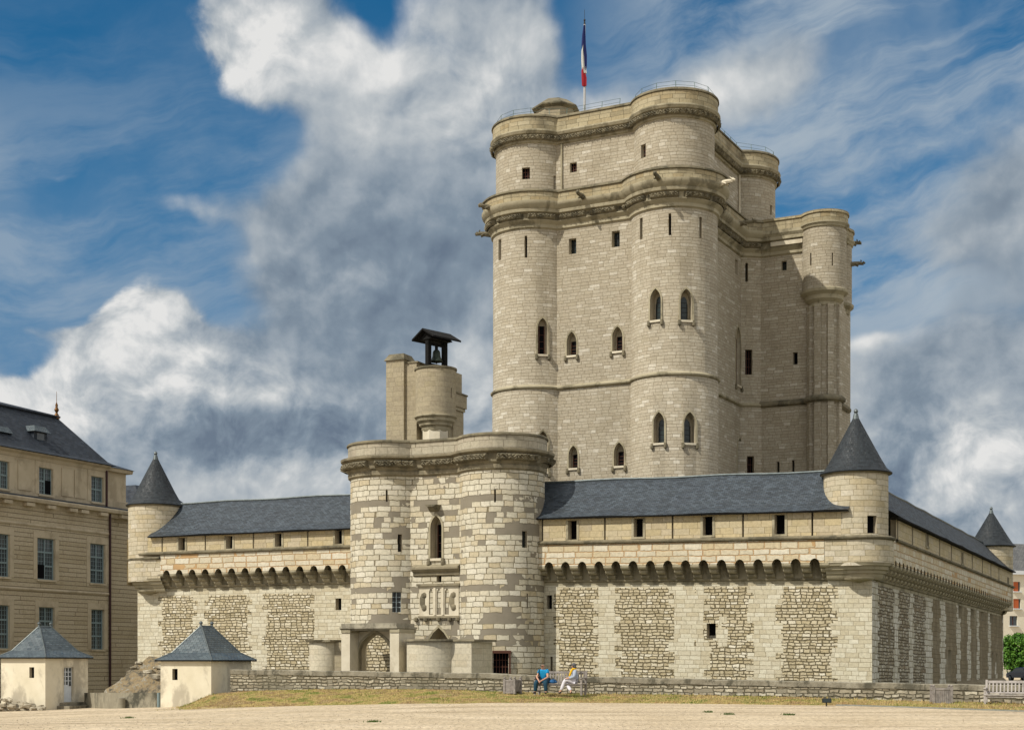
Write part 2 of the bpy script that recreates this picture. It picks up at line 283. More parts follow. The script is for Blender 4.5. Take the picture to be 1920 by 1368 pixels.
# ------------------------------------------------------------------ mesh helpers
roots={}
def prop(o,label=None,cat=None,group=None,kind=None):
    if label: o['label']=label
    if cat: o['category']=cat
    if group: o['group']=group
    if kind: o['kind']=kind
    return o
def thing(name,loc,label,cat,group=None):
    o=bpy.data.objects.new(name,None); o.empty_display_size=.3; col.objects.link(o); o.location=loc
    return prop(o,label,cat,group)
def wloc(o):
    v=Vector((0,0,0))
    while o is not None: v+=o.location; o=o.parent
    return v
class MB:
    def __init__(s): s.v=[]; s.f=[]; s.uv=[]; s.mi=[]
    def face(s,pts,uv=None,mi=0):
        i=len(s.v); s.v+= [tuple(p) for p in pts]; s.f.append(tuple(range(i,i+len(pts))))
        if uv is None: uv=autouv(pts)
        s.uv.append(uv); s.mi.append(mi)
    def prism(s,pts_a,pts_b,mi=0,caps=True):
        n=len(pts_a)
        for i in range(n):
            j=(i+1)%n; s.face([pts_a[i],pts_a[j],pts_b[j],pts_b[i]],None,mi)
        if caps: s.face(list(reversed(pts_a)),None,mi); s.face(pts_b,None,mi)
    def box(s,x0,x1,y0,y1,z0,z1,fr=None,mi=0):
        fr=fr or (lambda x,y,z:(x,y,z))
        c=[fr(x,y,z) for z in (z0,z1) for (x,y) in ((x0,y0),(x1,y0),(x1,y1),(x0,y1))]
        for q in ((0,1,5,4),(1,2,6,5),(2,3,7,6),(3,0,4,7),(3,2,1,0),(4,5,6,7)): s.face([c[k] for k in q],None,mi)
    def lathe(s,cx,cy,prof,n=32,a0=0,a1=2*math.pi,mi=0,cap=True,uoff=0):
        full=abs(a1-a0-2*math.pi)<1e-6
        rad=max(p[0] for p in prof)
        vv=0; acc=[prof[0][1]]
        for k in range(1,len(prof)): acc.append(acc[-1]+math.hypot(prof[k][0]-prof[k-1][0],prof[k][1]-prof[k-1][1])*(1 if prof[k][1]>=prof[k-1][1] else -1))
        for i in range(n):
            t0=a0+(a1-a0)*i/n; t1=a0+(a1-a0)*(i+1)/n
            for k in range(len(prof)-1):
                (ra,za),(rb,zb)=prof[k],prof[k+1]
                pts=[];uv=[]
                for (t,r,z,vv) in ((t0,ra,za,acc[k]),(t1,ra,za,acc[k]),(t1,rb,zb,acc[k+1]),(t0,rb,zb,acc[k+1])):
                    pts.append((cx+math.cos(t)*r,cy+math.sin(t)*r,z)); uv.append((t*rad+uoff,vv))
                if ra<1e-6: pts=pts[1:];uv=uv[1:]
                elif rb<1e-6: pts=pts[:3];uv=uv[:3]
                s.face(pts,uv,mi)
        if cap and full:
            for (r,z) in (prof[0],prof[-1]):
                if r>1e-6: s.face([(cx+math.cos(a0+(a1-a0)*i/n)*r,cy+math.sin(a0+(a1-a0)*i/n)*r,z) for i in range(n)],None,mi)
    def tube(s,pts,rad,n=6,mi=0):
        pts=[Vector(p) for p in pts]; rs=rad if isinstance(rad,(list,tuple)) else [rad]*len(pts)
        rings=[]
        for i,p in enumerate(pts):
            d=(pts[min(i+1,len(pts)-1)]-pts[max(i-1,0)]).normalized()
            a=d.cross(Vector((0,0,1))); 
            if a.length<.1: a=d.cross(Vector((0,1,0)))
            a.normalize(); b=d.cross(a)
            rings.append([p+(a*math.cos(2*math.pi*k/n)+b*math.sin(2*math.pi*k/n))*rs[i] for k in range(n)])
        for i in range(len(rings)-1):
            for k in range(n):
                j=(k+1)%n; s.face([rings[i][k],rings[i][j],rings[i+1][j],rings[i+1][k]],None,mi)
        s.face(rings[0],None,mi); s.face(rings[-1],None,mi)
    def blob(s,c,r,mi=0,n=8,sq=(1,1,1)):
        m=max(3,n//2)
        def P(i,j):
            th=math.pi*i/m; ph=2*math.pi*j/n
            return (c[0]+r*sq[0]*math.sin(th)*math.cos(ph),c[1]+r*sq[1]*math.sin(th)*math.sin(ph),c[2]+r*sq[2]*math.cos(th))
        for i in range(m):
            for j in range(n):
                q=[P(i,j),P(i+1,j),P(i+1,j+1),P(i,j+1)]
                if i==0: q=[q[0],q[1],q[2]]
                elif i==m-1: q=[q[0],q[1],q[3]]
                s.face(q,None,mi)
    def build(s,name,mats,parent=None,weld=True,smooth=False):
        me=bpy.data.meshes.new(name)
        off=wloc(parent) if parent is not None else Vector((0,0,0))
        me.from_pydata([(x-off.x,y-off.y,z-off.z) for x,y,z in s.v],[],s.f)
        ul=me.uv_layers.new(name='UVMap'); k=0
        flat_=[c for u in s.uv for p in u for c in p]
        ul.data.foreach_set('uv',flat_)
        me.polygons.foreach_set('material_index',s.mi)
        if not isinstance(mats,(list,tuple)): mats=[mats]
        for m_ in mats: me.materials.append(M[m_] if isinstance(m_,str) else m_)
        if weld:
            bm=bmesh.new(); bm.from_mesh(me); bmesh.ops.remove_doubles(bm,verts=bm.verts,dist=.0005)
            bmesh.ops.recalc_face_normals(bm,faces=bm.faces); bm.to_mesh(me); bm.free()
        if smooth:
            me.polygons.foreach_set('use_smooth',[True]*len(me.polygons))
            try: me.set_sharp_from_angle(angle=R(38))
            except Exception: pass
        me.update()
        o=bpy.data.objects.new(name,me); col.objects.link(o); o.parent=parent
        return o
def autouv(pts):
    a=Vector(pts[0]); nrm=Vector((0,0,0))
    for i in range(1,len(pts)-1): nrm+=(Vector(pts[i])-a).cross(Vector(pts[i+1])-a)
    if nrm.length<1e-12: return [(0,0)]*len(pts)
    nrm.normalize()
    if abs(nrm.z)>.95: return [(p[0],p[1]) for p in pts]
    t=Vector((-nrm.y,nrm.x,0)).normalized(); b=nrm.cross(t)
    if b.z<0: b=-b
    return [(Vector(p).dot(t),Vector(p).dot(b)) for p in pts]
def cut(o,cutter,parent=None):
    if not cutter.f: return
    c=cutter.build('tmp_cutter',[o.data.materials[0],M['reveal']])
    c.data.polygons.foreach_set('material_index',[1]*len(c.data.polygons))
    off=wloc(o)
    for vtx in c.data.vertices: vtx.co-= off
    c.location=off
    md=o.modifiers.new('b','BOOLEAN'); md.operation='DIFFERENCE'; md.solver='EXACT'; md.object=c; md.use_self=True
    if len(o.data.materials)<2: o.data.materials.append(M['reveal'])
    dg=bpy.context.evaluated_depsgraph_get(); dg.update()
    me=bpy.data.meshes.new_from_object(o.evaluated_get(dg),preserve_all_data_layers=True,depsgraph=dg)
    o.modifiers.clear(); old=o.data; o.data=me; me.name=old.name
    bpy.data.objects.remove(c)
class Fr:
    def __init__(s,o,a,n): s.o=Vector(o); s.a=Vector(a).normalized(); s.n=Vector(n).normalized()
    def P(s,t,off,z): q=s.o+s.a*t+s.n*off; return (q.x,q.y,z)
    def hit(s,px,off=0):
        k=(px-CX)/F_PX; c=off+s.o.dot(s.n); den=k*s.n.x+s.n.y; Y=c/den; p=Vector((k*Y,Y))-s.o
        return p.dot(s.a),Y
    def sz(s,px,py,off=0):
        t,Y=s.hit(px,off); return t,CZ+(HY-py)/F_PX*Y
    def f(s,_=None): return lambda x,y,z: s.P(x,y,z)
def Zat(py,Y): return CZ+(HY-py)/F_PX*Y
# main frames
F=Fr((19.77,82),(-.9089,.4171),(-.4171,-.9089))       # front curtain wall: s runs to the left, off towards camera
S=Fr((19.77,82),(.4384,.8988),(.8988,-.4384))         # side curtain wall: s runs away
def window_axes(n): return Vector((-n[1],n[0],0)),Vector((n[0],n[1],0))
def arch_pts(w,h,k=4,rise=.95):
    hs=h-rise*w; pts=[(w/2,0),(w/2,hs)]
    rr=w*1.05; cxr=w/2-rr
    amax=math.acos((-cxr)/rr) if rr>0 else 1
    for i in range(1,k+1):
        a=amax*i/k; pts.append((cxr+rr*math.cos(a),hs+rr*math.sin(a)*(rise*w/(rr*math.sin(amax)))))
    left=[(-x,y) for x,y in pts[:-1]]
    return pts+list(reversed(left))
def rect_pts(w,h): return [(w/2,0),(w/2,h),(-w/2,h),(-w/2,0)]
def opening(parent,cutter,p0,n,w,h,kind='rect',depth=.5,style='glass'):
    """p0: bottom centre on the wall face, n: outward normal"""
    t,nn=window_axes(n); p0=Vector(p0)
    Q=lambda x,z,o: tuple(p0+t*x+nn*o+Vector((0,0,z)))
    pts=arch_pts(w,h) if kind=='arch' else rect_pts(w,h)
    cutter.prism([Q(x,z,.6) for x,z in pts],[Q(x,z,-depth) for x,z in pts])
    e=.96
    if kind=='slit':
        mb=MB(); mb.prism([Q(x*.98,z*.99+.01,-depth+.06) for x,z in pts],[Q(x*.98,z*.99+.01,-depth+.02) for x,z in pts])
        return mb.build('arrow_slit','dark',parent)
    root=MB()
    if kind=='arch':
        # masonry tympanum and slim lancet light inside the arch
        lw=w*.52; lh=h*.80 if style!='half' else h*.62; 
        root.prism([Q(x,z+.02,-depth+.10) for x,z in (arch_pts(lw,lh) if style=='lancet' else rect_pts(lw,lh))],[Q(x,z+.02,-depth+.13) for x,z in (arch_pts(lw,lh) if style=='lancet' else rect_pts(lw,lh))])
        g=root.build('window','glass' if style=='lancet' else 'dark',parent)
        # moulded surround
        mb=MB(); o_=arch_pts(w+.26,h+.16); i_=arch_pts(w,h)
        for k in range(len(pts)-1):
            a,b,c,d_=i_[k],i_[k+1],o_[k+1],o_[k]
            mb.face([Q(a[0],a[1],.05),Q(b[0],b[1],.05),Q(c[0],c[1],.05),Q(d_[0],d_[1],.05)])
            mb.face([Q(d_[0],d_[1],.05),Q(c[0],c[1],.05),Q(c[0],c[1],-.08),Q(d_[0],d_[1],-.08)])
            mb.face([Q(a[0],a[1],.05),Q(b[0],b[1],.05),Q(b[0],b[1],-.08),Q(a[0],a[1],-.08)])
        mb.build('surround','trim',g)
        mb=MB(); mb.box(-w/2-.02,w/2+.02,-.04,.12,-.16,-.004,lambda x,o,z:Q(x,z,o)); mb.build('sill','trim_light',g)
        for sx in (-1,1):
            mb=MB(); mb.blob(Q(sx*(w/2+.1),-.30,.10),.15,0,7,(1,1,1.25)); mb.box(sx*(w/2+.1)-.09,sx*(w/2+.1)+.09,-.02,.16,-.16,-.02,lambda x,o,z:Q(x,z,o))
            mb.build('corbel_head','trim_dark',g)
        mb=MB(); nb=4 if style=='lancet' else 3
        for k in range(1,nb+1): mb.box(-lw/2,lw/2,-depth+.13,-depth+.16,lh*k/(nb+1.3)-.015,lh*k/(nb+1.3)+.015,lambda x,o,z:Q(x,z,o))
        for x in (-lw/2,lw/2): mb.box(x-.03,x+.03,-depth+.09,-depth+.17,0.0,lh*(.72 if style=='lancet' else 1),lambda x_,o,z:Q(x_,z,o))
        mb.build('window_bars','redwood' if style!='lancet' else 'iron',g)
        return g
    root.prism([Q(x*.99,z*.99+.01,-depth+.08) for x,z in pts],[Q(x*.99,z*.99+.01,-depth+.05) for x,z in pts])
    g=root.build('window','dark' if style in('dark','bars') else 'glass',parent)
    mb=MB()
    if style in ('bars','glass'):
        nv=max(1,int(w/.22))
        for k in range(1,nv+1): mb.box(-w/2+w*k/(nv+1)-.02,-w/2+w*k/(nv+1)+.02,-depth+.10,-depth+.14,.01,h-.01,lambda x,o,z:Q(x,z,o))
        for k in range(1,3): mb.box(-w/2,w/2,-depth+.11,-depth+.13,h*k/3-.02,h*k/3+.02,lambda x,o,z:Q(x,z,o))
        mb.build('window_bars','redwood' if style=='bars' else 'iron',g)
    return g
def cyl_hit(c,r,px):
    k=(px-CX)/F_PX; A=1+k*k; B=-2*(c[0]*k+c[1]); C_=c[0]**2+c[1]**2-r*r; D=B*B-4*A*C_
    D=max(D,0.0); Y=(-B-math.sqrt(D))/(2*A); p=(k*Y,Y); return p,((p[0]-c[0])/r,(p[1]-c[1])/r)
def cyl_open(parent,cutter,c,r,px,y0,y1,wpx,kind='rect',depth=.5,style='glass'):
    p,n=cyl_hit(c,r,px); L=math.hypot(*n); n=(n[0]/L,n[1]/L)
    v=Vector((p[0],p[1])).normalized(); cosv=max(.45,abs(v.x*n[0]+v.y*n[1]))
    z1=Zat(y0,p[1]); z0=Zat(y1,p[1]); ww=wpx/F_PX*p[1]/cosv
    q=(p[0]-n[0]*.02,p[1]-n[1]*.02,z0)
    return opening(parent,cutter,q,n,ww,z1-z0,kind,depth,style)
def wall_open(parent,cutter,fr,off,px,y0,y1,wpx,kind='rect',depth=.5,style='glass'):
    s0,_=fr.hit(px-wpx/2,off); s1,_=fr.hit(px+wpx/2,off); t,Y=fr.hit(px,off)
    q=fr.P((s0+s1)/2,off-.003,Zat(y1,Y)); return opening(parent,cutter,q,(fr.n.x,fr.n.y),abs(s1-s0),Zat(y0,Y)-Zat(y1,Y),kind,depth,style)
# outline made of planes and corner circles; counter-clockwise
def outline(corners,edges,d,arc=18):
    """corners[i]=None (sharp) or (x,y,r); edges[i] from corner i to i+1: (px,py,nx,ny)"""
    pts=[]; n=len(corners)
    def line(e):
        x,y,nx,ny=e; return (x+nx*d,y+ny*d),(-ny,nx)
    for i in range(n):
        (p,u)=line(edges[i-1]); (q,v)=line(edges[i])
        if corners[i] is None:
            den=u[0]*v[1]-u[1]*v[0]; t=((q[0]-p[0])*v[1]-(q[1]-p[1])*v[0])/den
            pts.append((p[0]+u[0]*t,p[1]+u[1]*t))
        else:
            cx,cy,r=corners[i]; r=r+d
            def hit(p,u,last):
                ox,oy=p[0]-cx,p[1]-cy; b=ox*u[0]+oy*u[1]; c=ox*ox+oy*oy-r*r; D=math.sqrt(max(b*b-c,0)); t=-b+D if last else -b-D
                return (ox+u[0]*t,oy+u[1]*t)
            a=hit(p,u,False); b=hit(q,v,True)
            t0=math.atan2(a[1],a[0]); t1=math.atan2(b[1],b[0])
            while t1<=t0: t1+=2*math.pi
            for k in range(arc+1):
                t=t0+(t1-t0)*k/arc; pts.append((cx+math.cos(t)*r,cy+math.sin(t)*r))
    return pts
def loft(mb,rings,mi=0,closed=True,cap=False):
    """rings: list of (pts2d,z)"""
    base=rings[0][0]; n=len(base); cum=[0]
    for i in range(n): a=base[i]; b=base[(i+1)%n]; cum.append(cum[-1]+math.hypot(b[0]-a[0],b[1]-a[1]))
    v=rings[0][1]
    for k in range(len(rings)-1):
        A,za=rings[k]; B,zb=rings[k+1]
        dv=math.hypot(B[0][0]-A[0][0],B[0][1]-A[0][1]); dv=math.hypot(dv,zb-za); v2=v+dv
        for i in range(n if closed else n-1):
            j=(i+1)%n
            mb.face([(A[i][0],A[i][1],za),(A[j][0],A[j][1],za),(B[j][0],B[j][1],zb),(B[i][0],B[i][1],zb)],[(cum[i],v),(cum[i+1],v),(cum[i+1],v2),(cum[i],v2)],mi)
        v=v2
    if cap: mb.face([(x,y,rings[-1][1]) for x,y in rings[-1][0]],None,mi)
def resample(pts,step,closed=True):
    out=[]; n=len(pts); rem=0
    for i in range(n if closed else n-1):
        a=Vector(pts[i]); b=Vector(pts[(i+1)%n]); L=(b-a).length
        if L<1e-6: continue
        t=rem
        while t<L:
            p=a+(b-a)*(t/L); d_=(b-a)/L; out.append((p.x,p.y,d_.x,d_.y)); t+=step
        rem=t-L
    return out
def carved(mb,pts,z,h,step=.28,out=.0,gap=None):
    q=resample(pts,.085); n=len(q); rr=random.Random(11); R_=5
    hh=[[rr.random() for _ in range(R_+1)] for _ in range(n)]
    per=int((gap[0] if gap else 9)*step/.085); gp=int((gap[1] if gap else 0)*step/.085)
    def P(i,k):
        x,y,ux,uy=q[i%n]; nx,ny=uy,-ux; t=k/R_; o=out+.02
        if gap and (i%per)<gp: o=-.06
        elif 0<k<R_: o+=.19*abs(math.sin(i*.085*math.pi/.21+ (k%2)*1.5))**.7*(.45+.7*hh[i%n][k])+.08*t
        return (x+nx*o,y+ny*o,z+h*t)
    for i in range(n):
        if q[i][1]>146: continue
        for k in range(R_): mb.face([P(i,k),P(i+1,k),P(i+1,k+1),P(i,k+1)])
def gargoyle(parent,p,n,L=1.3,mat='trim_dark'):
    mb=MB(); p=Vector(p); nn=Vector((n[0],n[1],0)).normalized(); up=Vector((0,0,1))
    q=[p-nn*.2,p+nn*.25+up*.06,p+nn*.6+up*.10,p+nn*.95+up*.05,p+nn*L+up*.16]
    mb.tube(q,[.22,.20,.16,.13,.17],6); mb.tube([p+nn*(L-.02)+up*.16,p+nn*(L+.22)+up*.08],[.15,.07],5)
    t=Vector((-nn.y,nn.x,0))
    for s_ in (-1,1):
        mb.tube([p+nn*(L-.1)+up*.26+t*s_*.08,p+nn*(L-.2)+up*.40+t*s_*.12],[.05,.01],4)
        mb.tube([p+nn*.3+t*s_*.15,p+nn*.55+t*s_*.2-up*.12],[.08,.05],4)
    return mb.build('gargoyle',mat,parent,smooth=True)
# ================================================================== GROUND
WALL_OFF=22.8
def clamp(x,a=0,b=1): return max(a,min(b,x))
def sstep(x,a,b): t=clamp((x-a)/(b-a)); return t*t*(3-2*t)
def gz(X,Y):
    k=clamp((Y-36)/25); x=max(0,-2-X); return -.0385*min(x,30)*k
def fo(X,Y):
    p=Vector((X,Y))-F.o; return p.dot(F.a),p.dot(F.n)
def terrain(X,Y):
    s,o=fo(X,Y); z=gz(X,Y)
    inside=sstep(o,-74,-76) if o<-60 else 0
    if o>WALL_OFF-.9: return z
    if o<-75: return -.35
    return -7.5
def grid(xs,ys,fn):
    mb=MB()
    mb.v=[(x,y,fn(x,y)) for y in ys for x in xs]; nx=len(xs)
    for j in range(len(ys)-1):
        for i in range(nx-1):
            mb.f.append((j*nx+i,j*nx+i+1,(j+1)*nx+i+1,(j+1)*nx+i)); mb.mi.append(0)
            mb.uv.append([(xs[i],ys[j]),(xs[i+1],ys[j]),(xs[i+1],ys[j+1]),(xs[i],ys[j+1])])
    return mb
m,n,b=newmat('sandy_gravel'); o=n.coord('Object')
c=n.ramp(n.noise(o,.35,5,.6),[(.3,(.44,.35,.235)),(.5,(.51,.415,.29)),(.7,(.58,.48,.35))])
fine=n.noise(n.vm('MULTIPLY',o,(1,.35,1)),7,5,.75); c=n.mix(1.0,c,n.ramp(fine,[(.33,(.62,.60,.56)),(.5,(1,1,1)),(.66,(1.3,1.29,1.25))]),'MULTIPLY')
vz=n.vor(n.vm('MULTIPLY',o,(1,.45,1)),4.0); rc=n.white(vz.outputs['Position'])
peb=n.m('MULTIPLY',n.m('LESS_THAN',vz.outputs['Distance'],.16),n.m('GREATER_THAN',rc,.72)); c=n.mix(n.m('MULTIPLY',peb,.6),c,(.16,.12,.075))
tr=n.noise(n.vm('MULTIPLY',o,(.035,.55,1)),1.0,5,.62,.6); c=n.mix(1.0,c,n.ramp(tr,[(.36,(.80,.78,.76)),(.48,(1,1,1)),(.62,(1.08,1.08,1.07))]),'MULTIPLY')
n.put(b.inputs['Base Color'],c); b.inputs['Roughness'].default_value=.95
n.put(b.inputs['Normal'],n.bump(n.m('ADD',fine,n.noise(o,5,3)),.8,.05)); M['gravel']=m
# ground sheet cut along the line of the moat wall (strips parallel to the wall)
def gsheet(name,offs,ss,zf,mat):
    mb=MB()
    for j in range(len(offs)-1):
        for i in range(len(ss)-1):
            q=[]
            for (a,b_) in ((i,j),(i+1,j),(i+1,j+1),(i,j+1)):
                p=F.P(ss[a],offs[b_],0); q.append((p[0],p[1],zf(p[0],p[1])))
            mb.face(q,[(p[0],p[1]) for p in q])
    return mb.build(name,mat,None,smooth=True)
ss=[-2000,-400,-150]+[x*2.5 for x in range(-28,52)]+[160,400,2000]
prop(gsheet('gravel_court',[22.9]+[23+2*i for i in range(1,30)]+[120,400],ss,gz,'gravel'),kind='structure')
m,n,b=newmat('moat_grass'); o=n.coord('Object')
n.put(b.inputs['Base Color'],n.ramp(n.noise(o,.6,6,.65),[(.3,(.045,.06,.02)),(.7,(.14,.12,.05))])); b.inputs['Roughness'].default_value=.95; M['moatgrass']=m
prop(gsheet('moat_floor',[-77,-50,0,20,22.6],[-160,-60,-20,0,30,60,130,200],lambda x,y:-7.5,'moatgrass'),kind='structure')
prop(gsheet('far_ground',[-3000,-800,-300,-150,-77],[-3000,-500,-100,0,100,500,3000],lambda x,y:-.35,'gravel'),kind='structure')
mb=MB()
for oo,sg in ((22.6,1),(-77,1)):
    for i in range(30):
        a=-160+i*12
        if oo>0 and a+12>26: continue
        mb.face([F.P(a,oo,-7.6),F.P(a+12,oo,-7.6),F.P(a+12,oo,-.37),F.P(a,oo,-.37)])
prop(mb.build('moat_embankment','lowwall',None),kind='structure')

# grass bank between gravel edge and the moat wall
def wallY(px): s,Y=F.hit(px,WALL_OFF); return Y
def solveY(px,py):
    Y=60
    for _ in range(30):
        k=(px-CX)/F_PX; z=gz(k*Y,Y)+.01; Y=(CZ-z)*F_PX/(py-HY)
    return Y
edge=[(292,1332),(330,1330),(380,1328),(450,1325),(600,1321),(800,1317.5),(1050,1316),(1300,1318),(1600,1322),(1750,1327),(1920,1333),(2100,1340)]
base=[(310,1329),(345,1322),(395,1300),(470,1294),(600,1291),(800,1291),(1050,1299),(1300,1302),(1500,1306),(1700,1313),(1920,1318),(2100,1322)]
def interp(tab,px):
    for (a,b_) in zip(tab,tab[1:]):
        if px<=b_[0]: t=clamp((px-a[0])/(b_[0]-a[0])); return a[1]+(b_[1]-a[1])*t
    return tab[-1][1]
def bank_base_z(px):
    return Zat(interp(base,px),wallY(px))
rows=9; mb=MB(); P={}
pxs=[292+ (2100-292)*i/180 for i in range(181)]
bank_cells=[]
for i,px in enumerate(pxs):
    py=interp(edge,px); Ye=solveY(px,py); k=(px-CX)/F_PX; A=Vector((k*Ye,Ye,gz(k*Ye,Ye)-.02))
    pb=interp(base,px); Yw=wallY(px)-.25
    if px<395: Yw=min(Yw,wallY(px)-.6)
    B=Vector((k*Yw,Yw,Zat(pb,Yw)))
    if B.y<A.y+.3: B.y=A.y+.3
    for r_ in range(rows+1):
        t=r_/rows; q=A.lerp(B,t); q.z=A.z+(B.z-A.z)*(t**.8)+.04*math.sin(q.x*1.7+q.y)*math.sin(q.x*.6)*math.sin(math.pi*t)+ (rng.random()-.5)*.03*(0<r_<rows)
        P[i,r_]=q
for i in range(len(pxs)-1):
    for r_ in range(rows):
        q=[P[i,r_],P[i+1,r_],P[i+1,r_+1],P[i,r_+1]]; mb.face(q,[(p.x,p.y) for p in q]); bank_cells.append(q)
m,n,b=newmat('dry_grass'); o=n.coord('Object')
c=n.ramp(n.noise(n.vm('MULTIPLY',o,(1,1.0,2)),.8,6,.68),[(.34,(.13,.17,.03)),(.42,(.27,.25,.07)),(.50,(.46,.34,.14)),(.58,(.25,.165,.08)),(.68,(.58,.45,.23))])
c=n.mix(1.0,c,n.ramp(n.noise(o,9,5,.7),[(.3,(.6,.6,.55)),(.6,(1.1,1.1,1.05))]),'MULTIPLY')
n.put(b.inputs['Base Color'],c); b.inputs['Roughness'].default_value=1; n.put(b.inputs['Normal'],n.bump(n.noise(o,14,5,.7),1,.1)); M['drygrass']=m
prop(mb.build('grass_bank','drygrass',None,smooth=True),kind='structure')
# blades
m1,n,b=newmat('grass_blade'); o=n.coord('Object')
n.put(b.inputs['Base Color'],n.ramp(n.noise(o,.55,6,.72),[(.36,(.10,.16,.02)),(.44,(.28,.27,.07)),(.51,(.56,.43,.19)),(.58,(.33,.21,.10)),(.68,(.62,.49,.26))])); b.inputs['Roughness'].default_value=.9; M['blade']=m1
M['weed']=flat('weed_green',(.06,.10,.02),.9); M['pebble']=plain('pebble',(.20,.15,.09),(.62,.54,.42),3,.9,0)
mb=MB(); mb2=MB(); rg=random.Random(3)
for _ in range(15000):
    q=rg.choice(bank_cells); a,b_=rg.random(),rg.random()
    p=(q[0].lerp(q[1],a)).lerp(q[3].lerp(q[2],a),b_); h=.03+.09*rg.random()**2; th=rg.random()*6.28; w_=.010+.012*rg.random()
    dx_,dy_=math.cos(th)*w_,math.sin(th)*w_; lx,ly=(rg.random()-.5)*.08,(rg.random()-.5)*.08
    mb.v+=[(p.x-dx_,p.y-dy_,p.z-.01),(p.x+dx_,p.y+dy_,p.z-.01),(p.x+lx,p.y+ly,p.z+h)]; k=len(mb.v); mb.f.append((k-3,k-2,k-1)); mb.uv.append([(0,0),(1,0),(.5,1)]); mb.mi.append(0)
prop(mb.build('grass_tufts','blade',None,weld=False),'short dry grass growing over the bank in front of the low stone wall','grass',kind='stuff')
for (px,py) in ((1328,1334),(1366,1338),(1478,1339),(700,1352),(240,1345)):
    Y=solveY(px,py); X=(px-CX)/F_PX*Y
    for _ in range(90):
        a,b_=rg.gauss(0,.09),rg.gauss(0,.15); h=.02+.06*rg.random(); z=gz(X+a,Y+b_); mb2.v+=[(X+a-.012,Y+b_,z),(X+a+.012,Y+b_,z),(X+a+rg.gauss(0,.03),Y+b_+rg.gauss(0,.03),z+h)]; k=len(mb2.v); mb2.f.append((k-3,k-2,k-1)); mb2.uv.append([(0,0),(1,0),(.5,1)]); mb2.mi.append(0)
prop(mb2.build('weed_tufts','weed',None,weld=False),'few low green weeds growing in the open gravel','weeds',kind='stuff')
mb2=MB()
for _ in range(4500):
    Y=36+24*rg.random()**1.3; X=(rg.random()-.5)*.70*Y; r_=.008+.022*rg.random()**3; z=gz(X,Y)
    c_=[(X+r_*1.3*math.cos(k*2.09+rg.random()),Y+r_*1.3*math.sin(k*2.09+rg.random()),z-.002) for k in range(3)]; t_=(X,Y,z+r_*.9); i0=len(mb2.v); mb2.v+=c_+[t_]
    for f_ in ((0,1,3),(1,2,3),(2,0,3)): mb2.f.append(tuple(i0+q for q in f_)); mb2.uv.append([(0,0)]*3); mb2.mi.append(0)
prop(mb2.build('loose_stones','pebble',None,weld=False),'small loose stones scattered over the open gravel','stones',kind='stuff')
mb=MB()   # dark stone edging between gravel and grass, to the right
for i in range(len(pxs)-1):
    if pxs[i]<1560: continue
    a=P[i,0]; c_=P[i+1,0]; mb.prism([(a.x,a.y-.10,a.z-.03),(a.x,a.y+.04,a.z-.03),(a.x,a.y+.04,a.z+.07),(a.x,a.y-.10,a.z+.07)],[(c_.x,c_.y-.10,c_.z-.03),(c_.x,c_.y+.04,c_.z-.03),(c_.x,c_.y+.04,c_.z+.07),(c_.x,c_.y-.10,c_.z+.07)])
prop(mb.build('kerb_edging',plain('kerb_stone',(.17,.18,.16),(.27,.27,.24),3),None),kind='structure')

# ================================================================== KEEP
C0=Vector((12.41,114.3)); KA=Vector((-.889,.457)).normalized(); KB=Vector((.457,.889)).normalized()
def K(a,b_): p=C0+KA*a+KB*b_; return (p.x,p.y)
LA,LB=11.95,15.4
cC,cR,cB,cL=K(0,0),K(0,LB),K(LA,LB),K(LA,0)
def edge_(a,b_,n_): p=K(a,b_); return (p[0],p[1],n_.x,n_.y)
def keep_edges(ins=0): return [edge_(-1.2+ins,0,-KA),edge_(0,LB+1.7-ins,KB),edge_(LA+1.7-ins,0,KA),edge_(0,-1.7+ins,-KB)]
keep=thing('castle_keep',(C0.x-2,C0.y+8,-7.5),'tall pale stone keep with round corner towers rising behind the curtain wall','castle keep')
r1=3.3
CCL=[(c[0],c[1],r1) for c in (cC,cR,cB,cL)]
Zg=35.7   # underside of the gallery
tower_specs=[(cC,'C'),(cR,'R'),(cB,'B'),(cL,'L')]
KF=Fr(K(0,-1.7),(KA.x,KA.y),(-KB.x,-KB.y))          # front-left wall of the keep (s grows to the left)
KS=Fr(K(-1.2,0),(KB.x,KB.y),(-KA.x,-KA.y))          # right wall of the keep
KU=Fr(K(0,-1.5),(KA.x,KA.y),(-KB.x,-KB.y))
twn={}
